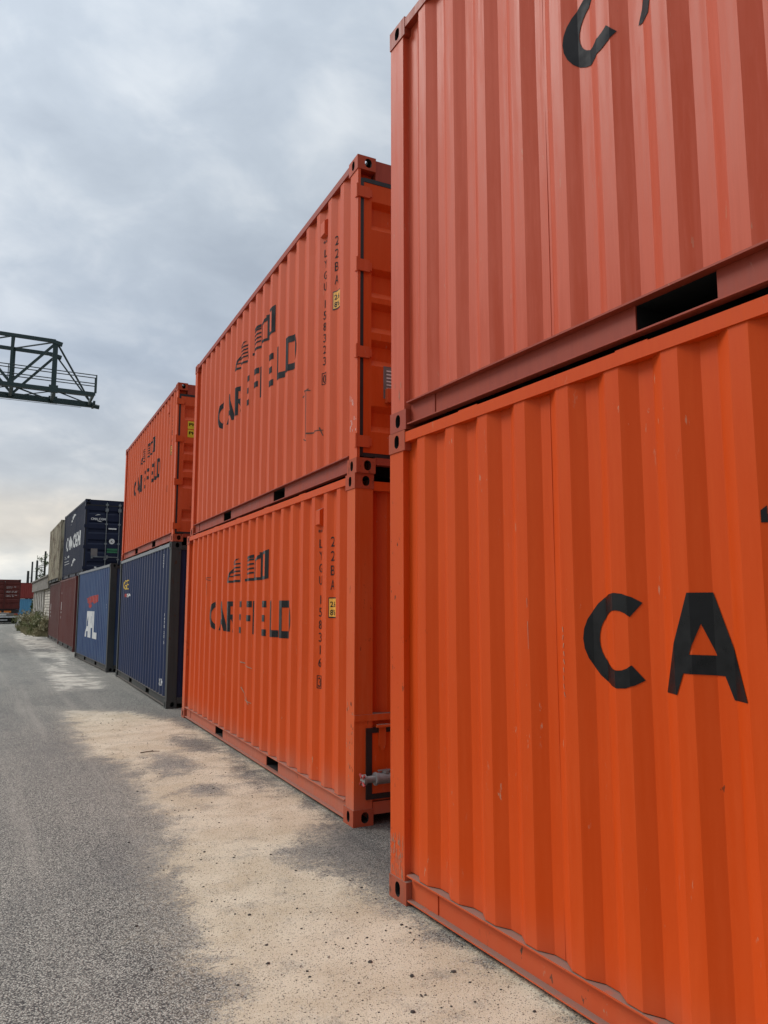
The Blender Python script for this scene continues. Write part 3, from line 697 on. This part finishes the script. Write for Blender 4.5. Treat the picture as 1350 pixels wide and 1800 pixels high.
def sdist(poly, x, y):
    ins = False; dm = 1e9; n = len(poly)
    for i in range(n):
        x0, y0 = poly[i]; x1, y1 = poly[(i + 1) % n]
        if (y0 > y) != (y1 > y) and x < (x1 - x0) * (y - y0) / (y1 - y0) + x0: ins = not ins
        dx, dy = x1 - x0, y1 - y0; t = max(0, min(1, ((x - x0) * dx + (y - y0) * dy) / (dx * dx + dy * dy)))
        dm = min(dm, math.hypot(x - x0 - t * dx, y - y0 - t * dy))
    return dm if ins else -dm
def sand_at(x, y):
    d = max(sdist(SAND, x, y), sdist(SAND2, x, y) * .8)
    for hx, hy, rx, ry in HOLES:
        d = min(d, (math.hypot((x - hx) / rx, (y - hy) / ry) - 1) * min(rx, ry))
    return d
def axis(parts):
    out = []
    for a, b, s in parts:
        n = max(1, round((b - a) / s)); out += [a + (b - a) * k / n for k in range(n)]
    return out + [parts[-1][1]]
xs = axis([(-900, -60, 120), (-60, -8, 8), (-8, 0, 1), (0, 3, .09), (3, 8, 1), (8, 60, 8), (60, 900, 120)])
ys = axis([(-300, -12, 40), (-12, 0, 1), (0, 14, .10), (14, 52, .4), (52, 150, 10), (150, 1500, 150)])
gv = [(x, y, 0) for y in ys for x in xs]; nx = len(xs)
gf = [(j * nx + i, j * nx + i + 1, (j + 1) * nx + i + 1, (j + 1) * nx + i) for j in range(len(ys) - 1) for i in range(nx - 1)]
gm = D.meshes.new('ground'); gm.from_pydata(gv, [], gf)
at = gm.attributes.new('sand', 'FLOAT', 'POINT')
at.data.foreach_set('value', [max(-.5, min(.5, sand_at(x, y))) if (-.5 < x < 3.5 and -4 < y < 56) else -.5 for x, y, z in gv])
ground = link('ground', gm); tag(ground, kind='structure')
m, t, bs = material('asphalt_and_sand')
P = coords(t)
a = N(t, 'ShaderNodeAttribute'); a.attribute_name = 'sand'
def vor(scale, feat='F1'):
    v = N(t, 'ShaderNodeTexVoronoi'); v.feature = feat; v.inputs['Scale'].default_value = scale; L(t, P, v.inputs['Vector']); return v
v1 = vor(135); v2 = vor(210)
# asphalt aggregate
bw = N(t, 'ShaderNodeRGBToBW'); L(t, v1.outputs['Color'], bw.inputs[0])
stone = ramp(t, bw.outputs[0], .15, .95)
patch = ramp(t, tnoise(t, P, .9, 4, .55, .4), .3, .72)
asph = mixc(t, stone, (.163, .158, .136, 1), (.47, .450, .390, 1))
asph = mixc(t, ramp(t, v1.outputs['Distance'], .35, .75), asph, (.055, .053, .050, 1))
asph = mixc(t, math_(t, 'MULTIPLY', patch, .45), asph, mixc(t, 1.0, asph, (1.45, 1.42, 1.38, 1), 'MULTIPLY'))
# lengthwise wear: dusty lighter strip along the road edge
sx = N(t, 'ShaderNodeSeparateXYZ'); L(t, P, sx.inputs[0])
strip = tnoise(t, coords(t, (3.2, .12, 1)), 1.0, 4, .6)
asph = mixc(t, ramp(t, strip, .45, .75, 0, .45), asph, (.36, .33, .28, 1))
asph = mixc(t, ramp(t, tnoise(t, coords(t, (1.0, .35, 1), off=(3, 8, 0)), 1.3, 4, .6), .5, .72, 0, .45), asph, (.11, .108, .104, 1))
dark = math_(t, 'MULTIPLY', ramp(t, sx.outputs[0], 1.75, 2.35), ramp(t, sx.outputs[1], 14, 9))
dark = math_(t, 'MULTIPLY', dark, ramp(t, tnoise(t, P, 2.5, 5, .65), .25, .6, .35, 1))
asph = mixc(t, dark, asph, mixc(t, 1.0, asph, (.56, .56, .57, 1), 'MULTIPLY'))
# sand
sn = tnoise(t, P, 2.2, 5, .6, .3); s3 = tnoise(t, P, 260, 2, .6)
sand = mixc(t, ramp(t, sn, .3, .7), (.58, .49, .345, 1), (.74, .66, .50, 1))
sand = mixc(t, ramp(t, s3, .35, .65), mixc(t, 1.0, sand, (.62, .60, .58, 1), 'MULTIPLY'), sand)
bw2 = N(t, 'ShaderNodeRGBToBW'); L(t, v2.outputs['Color'], bw2.inputs[0])
sand = mixc(t, ramp(t, bw2.outputs[0], .79, .83, 0, .8), sand, (.075, .06, .05, 1))
sand = mixc(t, ramp(t, bw2.outputs[0], .20, .16, 0, .6), sand, (.60, .54, .46, 1))
# farther patches are pale concrete dust
far = ramp(t, sx.outputs[1], 11.0, 15.0)
sand = mixc(t, far, sand, mixc(t, ramp(t, sn, .3, .7), (.22, .20, .17, 1), (.62, .57, .48, 1)))
edge = math_(t, 'ADD', a.outputs['Fac'], math_(t, 'MULTIPLY', math_(t, 'SUBTRACT', tnoise(t, P, 3.6, 7, .72, .3), .5), .80))
edge = math_(t, 'ADD', edge, math_(t, 'MULTIPLY', math_(t, 'SUBTRACT', stone, .5), -.12))
edge = math_(t, 'ADD', edge, math_(t, 'MULTIPLY', math_(t, 'SUBTRACT', tnoise(t, P, 45, 4, .75), .5), .38))
smask = ramp(t, edge, -.06, .12)
smask = math_(t, 'MULTIPLY', smask, math_(t, 'MAXIMUM', ramp(t, sx.outputs[1], 15.0, 11.5), ramp(t, tnoise(t, coords(t, (1.6, .35, 1), off=(1, 4, 0)), 1.4, 5, .65), .32, .50)))
smask = math_(t, 'MULTIPLY', smask, ramp(t, math_(t, 'ADD', tnoise(t, P, 4, 6, .7), math_(t, 'MULTIPLY', math_(t, 'SUBTRACT', tnoise(t, P, 60, 3, .7), .5), .35)), .30, .47, .50, 1))
thin = math_(t, 'MULTIPLY', ramp(t, edge, -.28, .05), .42)
thin = math_(t, 'MULTIPLY', thin, ramp(t, tnoise(t, P, 30, 4, .7), .40, .62))
smask = math_(t, 'MAXIMUM', smask, thin)
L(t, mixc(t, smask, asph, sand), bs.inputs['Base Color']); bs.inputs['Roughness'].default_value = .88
bs.inputs['Specular IOR Level'].default_value = .35
hgt = N(t, 'ShaderNodeMix', data_type='FLOAT'); L(t, smask, hgt.inputs[0])
L(t, math_(t, 'MULTIPLY', v1.outputs['Distance'], -1.0), hgt.inputs[2]); L(t, math_(t, 'MULTIPLY', s3, .35), hgt.inputs[3])
b = N(t, 'ShaderNodeBump'); b.inputs['Strength'].default_value = .8; b.inputs['Distance'].default_value = .005; L(t, hgt.outputs[0], b.inputs['Height']); L(t, b.outputs[0], bs.inputs['Normal'])
gm.materials.append(m)

# loose gravel on the sand and along the container foot
M['stone'] = plain('dark_gravel', (.075, .065, .055, 1), .9, var=.5, scale=60); M['stonel'] = plain('pale_gravel', (.40, .35, .28, 1), .9, var=.4, scale=60)
def stone_into(mb, x, y, r, m=0):
    rz = random.random() * 6.28; i = len(mb.v); n = 5; h = r * random.uniform(.5, .9)
    for lvl, (k, zz) in enumerate(((.8, 0), (1.0, .45), (.55, .95))):
        for j in range(n):
            a_ = rz + j * 2 * math.pi / n + lvl * .4; q = r * k * random.uniform(.75, 1.2)
            mb.v.append((x + q * math.cos(a_) * 1.2, y + q * math.sin(a_), zz * h))
    for l in (0, 1):
        for j in range(n):
            mb.f.append((i + l * n + j, i + l * n + (j + 1) % n, i + (l + 1) * n + (j + 1) % n, i + (l + 1) * n + j)); mb.m.append(m)
    mb.f.append(tuple(i + 2 * n + j for j in range(n))); mb.m.append(m)
mb = MB(); cnt = 0
while cnt < 8000:
    x = random.uniform(.3, 2.6); y = random.uniform(1.2, 12) if random.random() < .8 else random.uniform(1.2, 5)
    d = sand_at(x, y)
    if d < -.25 or (d < 0 and random.random() < .7): continue
    r = min(.009, .0015 / (random.random() ** .55 + .10)) * random.uniform(.6, 1.0)
    stone_into(mb, x, y, r, 0 if random.random() < .8 else 1); cnt += 1
tag(mb.build('gravel', [M['stone'], M['stonel']]), 'loose dark and pale gravel scattered over the sand beside the road', 'gravel', kind='stuff')
peb = [(a_, b_, c_ * .6) for a_, b_, c_ in [(1.30, 3.95, .016), (1.62, 3.2, .02), (1.72, 3.0, .017), (1.21, 3.4, .014), (1.75, 4.45, .013), (1.35, 5.05, .014), (1.58, 2.75, .018), (1.9, 2.95, .02), (1.5, 6.1, .015), (1.25, 6.9, .016)]]
for (x, y, r), lb in zip(peb, ['dark pebble on the sand in front of the near end of the second orange stack', 'dark brown stone on the sand left of the bottom rail of the nearest container', 'flat dark stone on the sand close to the bottom rail of the nearest container', 'small dark stone at the left edge of the sand near the asphalt', 'small stone on the sand between the asphalt patch and the nearest container foot', 'dark stone on the sand left of the valve end of the orange container', 'brown stone on the sand nearest the bottom edge of the photo', 'black stone lying under the bottom rail of the nearest container', 'dark stone on the sand below the second orange container', 'small dark stone at the sand edge beside the grey asphalt tongue']):
    mb = MB(); stone_into(mb, 0, 0, r); o = mb.build('pebble', [M['stone']]); o.location = (x, y, 0); tag(o, lb, 'stone', 'dark pebbles on the sand')
mb = MB(); mb.bar((-.09, 0, .008), (.02, .01, .012), .006, sides=6); mb.bar((.02, .01, .012), (.11, -.01, .008), .006, r2=.003, sides=6); mb.bar((.0, .008, .011), (.05, .05, .012), .003, sides=5)
o = mb.build('twig', [M['rust']]); o.location = (1.667, 8.615, 0); tag(o, 'thin dark twig lying on the sand beside the second orange container', 'twig')

# ------------------------------------------------------------------ gantry crane boom, coming in from the left over the row
gt = empty('gantry_crane', (0, 38, 0)); tag(gt, 'dark steel truss arm of a gantry crane reaching in from the left above the row', 'crane')
ZT, ZB, WD = 14.13, 11.76, 2.1; X1 = 2.28; XT = 4.25; XL = -34; mod = 1.85
for nm, yy, dx in (('truss_side', 0, 0), ('truss_side', WD, .13)):
    mb = MB(); xx = X1 + dx
    mb.box(XL, xx, yy - .07, yy + .07, ZT - .08, ZT + .08)
    mb.box(XL, XT - (.15 if yy == 0 else 0), yy - .09, yy + .09, ZB - (.09 if yy == 0 else .13), ZB + (.09 if yy == 0 else .13))
    k = 0; x = xx
    while x > XL + mod:
        h = .11 if k == 0 else .06
        mb.box(x - h, x + h, yy - .06, yy + .06, ZB + .09, ZT - .08)
        if k % 2 == 0: mb.bar((x, yy, ZT - .1), (x - mod, yy, ZB + .1), .055)
        else: mb.bar((x, yy, ZB + .1), (x - mod, yy, ZT - .1), .055)
        x -= mod; k += 1
    mb.bar((xx + .05, yy, ZT - .05), (XT - .05, WD, ZB + .08), .033)
    mb.bar((xx + .30, yy, ZT - .12), (xx - .25, yy, ZT + .0), .085)
    mb.box(xx - .2, xx + .2, yy - .095, yy + .095, ZB - .14, ZB + .20)
    mb.build(nm, [M['gantry']], gt)
mb = MB(); k = 0; x = X1 + .06
while x > XL + mod:
    mb.box(x - .05, x + .05, .07, WD - .07, ZT - .05, ZT + .05); mb.box(x - .07, x + .07, .09, WD - .09, ZB - .08, ZB + .06)
    mb.bar((x, .05, ZT), (x - mod, WD - .05, ZT), .028); mb.bar((x, WD - .05, ZB - .03), (x - mod, .05, ZB - .03), .03); mb.bar((x, .05, ZB - .05), (x - mod, WD - .05, ZB - .05), .02)
    x -= mod; k += 1
mb.box(XT - .22, XT - .12, .09, WD - .09, ZB - .08, ZB + .08); mb.bar((X1, .05, ZB), (XT - .1, WD - .05, ZB), .025)
mb.build('cross_bracing', [M['gantry']], gt)
mb = MB(); mb.box(XL, XT - .15, .12, .60, ZB + .02, ZB + .05)
mb.build('walkway', [M['gantry']], gt)
for yy in (.02, .50):
    mb = MB()
    for z in (.55, .97): mb.bar((XL, yy, ZB + z), (XT - .06, yy, ZB + z), .024, sides=6)
    x = XT - .06
    while x > XL: mb.bar((x, yy, ZB + .08), (x, yy, ZB + .99), .034 if x > XT - .1 else .018, sides=6); x -= 1.93 * 2
    mb.build('railing', [M['gantry']], gt)
mb = MB(); mb.box(XT, XT + .10, WD - .6, WD + .2, ZB - .15, ZB + .08); mb.bar((XT + .08, WD - .2, ZB - .1), (XT + .34, WD - .2, ZB - .13), .11, sides=12); mb.build('buffer', [M['gantry']], gt)
mb = MB(); mb.bar((XL, WD / 2, ZB - .55), (XT - .6, WD / 2, ZB - .45), .012, sides=5); mb.build('cable', [M['gantry']], gt)
for x in (XL + 2, XL + 14):
    mb = MB()
    for yy in (-2.2, WD + 2.2):
        mb.bar((x, WD / 2 + (-.9 if yy < 0 else .9), ZB), (x, yy, 0), .22, r2=.16)
    mb.box(x - .3, x + .3, -3, WD + 3, .0, .45); mb.bar((x, -1.7, 5), (x, WD + 1.7, 5), .1)
    mb.build('leg', [M['gantry']], gt)

# ------------------------------------------------------------------ far end: trailer, containers, shed, poles, planting
# container on the trailer (rear doors towards us)
tr = empty('semi_trailer', (.20, 72, 0)); tag(tr, 'low container trailer with white bumper and red lamps standing at the end of the road', 'trailer')
M['bump'] = plain('white_bumper', (.62, .63, .63, 1), .5); M['tyre'] = plain('tyre_rubber', (.02, .02, .02, 1), .8); M['chassis'] = plain('chassis_black', (.02, .02, .022, 1), .7)
M['lamp'] = plain('red_lamp', (.45, .02, .02, 1), .3); M['orplate'] = plain('orange_plate', (.80, .22, .02, 1), .5)
mb = MB(); mb.box(.55, .75, .1, 12, .9, 1.15); mb.box(1.7, 1.9, .1, 12, .9, 1.15)
for y in range(7): mb.box(.05, 2.40, .25 + y * 1.9, .40 + y * 1.9, 1.0, 1.16)
mb.box(.05, 2.40, .02, .12, .93, 1.16); mb.build('frame', [M['chassis']], tr)
mb = MB(); mb.box(.06, 2.36, -.02, .05, .52, .64); mb.box(.06, 1.55, -.03, .02, .28, .36); mb.build('bumper', [M['bump']], tr)
mb = MB(); mb.box(.06, 2.36, .0, .05, .66, .90); mb.build('lamp_board', [M['greyplate']], tr)
for x in (.12, 2.02): mb = MB(); mb.box(x, x + .30, -.03, .0, .70, .86); mb.build('tail_lamp', [M['lamp']], tr)
for x in (.5, 1.25): mb = MB(); mb.box(x, x + .55, -.01, .02, .95, 1.09); mb.build('marker_board', [M['orplate']], tr)
mb = MB(); mb.box(.85, 1.45, -.012, -.002, .70, .82); mb.build('number_plate', [M['white']], tr)
for x in (.12, 1.98):
    for y in (1.6, 2.95, 4.3):
        mb = MB(); mb.bar((x, y, .5), (x + .34, y, .5), .5, sides=24); wh = mb.build('wheel', [M['tyre']], tr)
        mb = MB(); mb.bar((x - .01, y, .5), (x + .35, y, .5), .26, sides=18); mb.build('rim', [M['steel']], wh)
    mb = MB(); mb.box(x, x + .34, .55, .60, .15, .9); mb.build('mud_flap', [M['tyre']], tr)
mb = MB()
for x in (.4, 2.0): mb.bar((x, 10, .9), (x, 10, 0), .06)
mb.box(.3, 2.1, 9.95, 10.05, .3, .4)
mb.build('landing_leg', [M['chassis']], tr)
mb = MB(); mb.box(.40, 2.04, .50, .54, .12, .88); mb.box(.30, 2.14, .54, .62, .50, .60); mb.build('spray_guard', [M['tyre']], tr)
POSX = (.20, 72, 1.17)
tT, sT = container('shipping_container', 'dark maroon container riding on the trailer at the end of the road', None, POSX, 0, M['maroon'], M['maroon'], M['maroon'], M['maroon'], M['maroon'], M['dark_frame'], 12, endtype='door')
door_end(tT, 12, M['maroon'], M['maroon'], recess=((2.02, 2.18), (1.64, 1.80), (1.26, 1.42), (.88, 1.04), (.50, .66)))
P = []
for z, wd in ((1.93, .75), (1.83, .45), (1.55, .85), (1.47, .8), (1.22, .85), (1.12, .6)):
    P += shift(text_polys('MWTK 28', .05, wd, .01), 0, z)
end_decal('lettering', P, 1.33, 0, .006, M['white'], tT)
# two containers far behind the trailer
tR, sR = container('shipping_container', 'bright red container end, stacked on the light blue container behind the trailer', None, (4.68, 135, HGT + .001), 0, M['red_far'], M['red_far'], M['red_far'], M['red_far'], M['red_far'], M['dark_frame'], 13)
mb = MB(); mb.box(1.95, 2.01, .02, .03, 1.2, 2.4); mb.build('lettering', [M['white']], tR)
tS, sS = container('shipping_container', 'light blue container end on the ground behind the trailer', None, (4.35, 135.1, 0), 0, M['sky_far'], M['sky_far'], M['sky_far'], M['sky_far'], M['sky_far'], M['dark_frame'], 14)

# whitewashed brick shed beyond the row
def brickmat():
    m, t, bs = material('whitewashed_brick'); P = coords(t)
    sp = N(t, 'ShaderNodeSeparateXYZ'); L(t, P, sp.inputs[0]); cb = N(t, 'ShaderNodeCombineXYZ'); L(t, math_(t, 'ADD', sp.outputs[0], sp.outputs[1]), cb.inputs[0]); L(t, sp.outputs[2], cb.inputs[1])
    br = N(t, 'ShaderNodeTexBrick'); L(t, cb.outputs[0], br.inputs[0]); br.inputs['Color1'].default_value = (.66, .62, .54, 1); br.inputs['Color2'].default_value = (.52, .47, .40, 1); br.inputs['Mortar'].default_value = (.16, .14, .12, 1)
    br.inputs['Scale'].default_value = 1; br.inputs['Brick Width'].default_value = .42; br.inputs['Row Height'].default_value = .16; br.inputs['Mortar Size'].default_value = .022
    c = mixc(t, ramp(t, tnoise(t, coords(t, (1, 1, .3)), 2, 5, .65), .45, .7, 0, .6), br.outputs[0], (.16, .14, .12, 1))
    L(t, c, bs.inputs['Base Color']); bs.inputs['Roughness'].default_value = .9; return m
M['brick'] = brickmat(); M['conc'] = plain('weathered_concrete', (.23, .21, .18, 1), .9, var=.5, scale=2); M['render'] = plain('pale_render', (.55, .52, .47, 1), .9, var=.35, scale=3)
sh = empty('brick_shed', (3.2, 45, 0)); tag(sh, 'low whitewashed brick shed with concrete fascia standing beyond the last container of the row', 'shed')
mb = MB(); mb.box(0, 5, 0, 15.5, 0, 2.5); mb.build('wall', [M['brick']], sh)
mb = MB(); mb.box(-.22, 5.2, -.2, 15.7, 2.50, 3.15); mb.box(-.30, 5.3, -.3, 15.8, 3.15, 3.24); mb.build('roof', [M['conc']], sh)
for k in range(6):
    y = 5.4 + k * 1.9; mb = MB(); mb.box(-.10, -.002, y, y + .55, 0, 2.495); mb.build('pilaster', [M['render']], sh)
M['glass'] = plain('dark_window_glass', (.03, .035, .04, 1), .15)
for k in range(5):
    y = 6.3 + k * 1.9; mb = MB(); mb.box(-.03, -.002, y, y + .7, .9, 2.1); wn = mb.build('window', [M['render']], sh); mb = MB(); mb.box(-.038, -.031, y + .07, y + .63, .97, 2.03); mb.build('pane', [M['glass']], wn)

# poles
def pole(x, y, h, r, label, arm=True, n='utility_pole'):
    p = empty(n, (x, y, 0)); tag(p, label, 'pole', 'poles beyond the row')
    mb = MB(); mb.bar((0, 0, 0), (0, 0, h), r, r2=r * .7, sides=8); mb.build('post', [M['dark_frame']], p)
    if arm:
        mb = MB(); mb.bar((-.7, 0, h - .35), (.7, 0, h - .35), .045); [mb.bar((q, 0, h - .33), (q, 0, h - .1), .03, sides=6) for q in (-.6, -.25, .25, .6)]; mb.build('crossarm', [M['dark_frame']], p)
    return p
pole(7.0, 160, 8.1, .30, 'short stout dark post above the red container, leftmost of the poles', False)
pole(7.75, 162, 10.0, .22, 'thin dark pole above the red container, second from the left', False)
pole(3.50, 66, 5.1, .11, 'dark pole by the shed corner carrying thin wires', False)
pole(3.95, 64, 5.75, .10, 'dark pole among the twigs above the shed roof', False)
mb = MB()
for z in (3.9, 4.5, 4.65): mb.bar((3.5, 66, z), (3.95, 64, z + .03), .03, sides=5)
mb.bar((3.5, 66, 4.2), (7.75, 162, 8.2), .02, sides=5); mb.bar((7.75, 162, 6.8), (7.0, 160, 6.8), .04, sides=5)
tag(mb.build('overhead_wires', [M['dark_frame']]), 'thin dark wires strung between the poles beyond the row', 'wires')

# foliage
def leafmat(name, c1, c2):
    m, t, bs = material(name)
    L(t, mixc(t, ramp(t, tnoise(t, coords(t), 5, 3), .3, .7), c1, c2), bs.inputs['Base Color']); bs.inputs['Roughness'].default_value = .75
    return m
M['leaf'] = leafmat('green_leaves', (.035, .060, .018, 1), (.085, .125, .035, 1)); M['dry'] = leafmat('dry_grass', (.17, .155, .08, 1), (.36, .32, .19, 1)); M['weed'] = leafmat('weed_green', (.09, .11, .035, 1), (.22, .22, .10, 1)); M['bark'] = plain('bark', (.05, .04, .03, 1), .9)
def shrub(x, y, r, h, mat, label, name='shrub', blades=900, group='shrubs beyond the last container'):
    s_ = empty(name, (x, y, 0)); tag(s_, label, 'shrub', group)
    mb = MB(); st = MB()
    for k in range(14):
        a_ = random.random() * 6.28; q = r * random.uniform(.2, .9); st.bar((0, 0, 0), (q * math.cos(a_), q * math.sin(a_), h * random.uniform(.5, .85)), .016, r2=.006, sides=5)
    cl = [(random.gauss(0, r * .45), random.gauss(0, r * .45), h * random.uniform(.25, .8)) for _ in range(9)]
    for k in range(blades):
        c_ = random.choice(cl); p = Vector((c_[0] + random.gauss(0, r * .24), c_[1] + random.gauss(0, r * .24), max(.02, c_[2] + random.gauss(0, h * .16))))
        d = Vector((random.gauss(0, .5), random.gauss(0, .5), random.uniform(.1, 1))).normalized() * random.uniform(.07, .16); n = d.cross(Vector((random.gauss(0, 1), random.gauss(0, 1), random.gauss(0, 1)))).normalized() * random.uniform(.015, .035)
        mb.poly([p - d * .5, p + n, p + d, p - n])
    for k in range(blades // 2):
        a_ = random.random() * 6.28; q = r * math.sqrt(random.random()); p = Vector((q * math.cos(a_), q * math.sin(a_), 0)); tip = p + Vector((random.gauss(0, .12), random.gauss(0, .12), h * random.uniform(.25, .6) * (1 - .4 * q / r)))
        mb.poly([p + Vector((.012, 0, 0)), tip, p - Vector((.012, 0, 0))])
    mb.build('foliage', [mat], s_, 'keep'); st.build('stem', [M['bark']], s_)
shrub(2.75, 42.3, .42, .95, M['dry'], 'dry yellowish shrub at the foot of the farthest maroon container')
shrub(2.65, 45.0, .55, 1.15, M['weed'], 'olive green shrub in front of the brick part of the shed')
shrub(2.55, 48.5, .65, 1.20, M['dry'], 'brownish shrub in front of the shed, middle of the clump')
shrub(2.45, 52.0, .65, 1.15, M['weed'], 'olive shrub at the left end of the clump, in front of the shed')
shrub(2.50, 55.5, .55, 1.0, M['dry'], 'pale dry shrub nearest the trailer')
shrub(3.28, 63.0, .26, 2.2, M['leaf'], 'tall green shrub between the shed and the light blue container', blades=1400)
mb = MB()
for k in range(5200):
    y = random.uniform(40.4, 60); x = 3.2 - abs(random.gauss(0, .5)) * min(1, (y - 40) / 4); x = max(x, 2.0); h = random.uniform(.12, .45); p = Vector((x, y, 0)); mb.poly([p + Vector((.012, 0, 0)), p + Vector((random.gauss(0, .07), random.gauss(0, .07), h)), p - Vector((.012, 0, 0))])
tag(mb.build('dry_grass', [M['dry']], None, 'keep'), 'dry grass growing along the foot of the shed', 'grass', kind='stuff')
tree = empty('small_tree', (3.78, 62.2, 0)); tag(tree, 'thin tree with sparse dark leaves rising over the shed roof', 'tree')
mb = MB(); lf = MB(); mb.bar((0, 0, 0), (.05, 0, 2.6), .09, r2=.06, sides=8); mb.bar((.05, 0, 2.6), (0, .1, 5.4), .06, r2=.015, sides=6)
for k in range(26):
    z = random.uniform(2.4, 5.2); a_ = random.random() * 6.28; q = random.uniform(.3, .8) * (1.1 - (z - 2.4) / 5); e_ = Vector((q * math.cos(a_), q * math.sin(a_), z + random.uniform(.1, .5))); mb.bar((.03, 0, z), e_, .016, r2=.005, sides=4)
    for j in range(28):
        p = Vector((.03, 0, z)).lerp(e_, random.uniform(.45, 1.1)) + Vector((random.gauss(0, .10), random.gauss(0, .10), random.gauss(0, .09))); d = Vector((random.gauss(0, 1), random.gauss(0, 1), random.gauss(0, .6))).normalized() * .075; n = d.cross(Vector((random.gauss(0, 1), random.gauss(0, 1), 1))).normalized() * .035
        lf.poly([p - d, p + n, p + d, p - n])
mb.build('trunk', [M['bark']], tree); lf.build('crown', [M['leaf']], tree, 'keep')
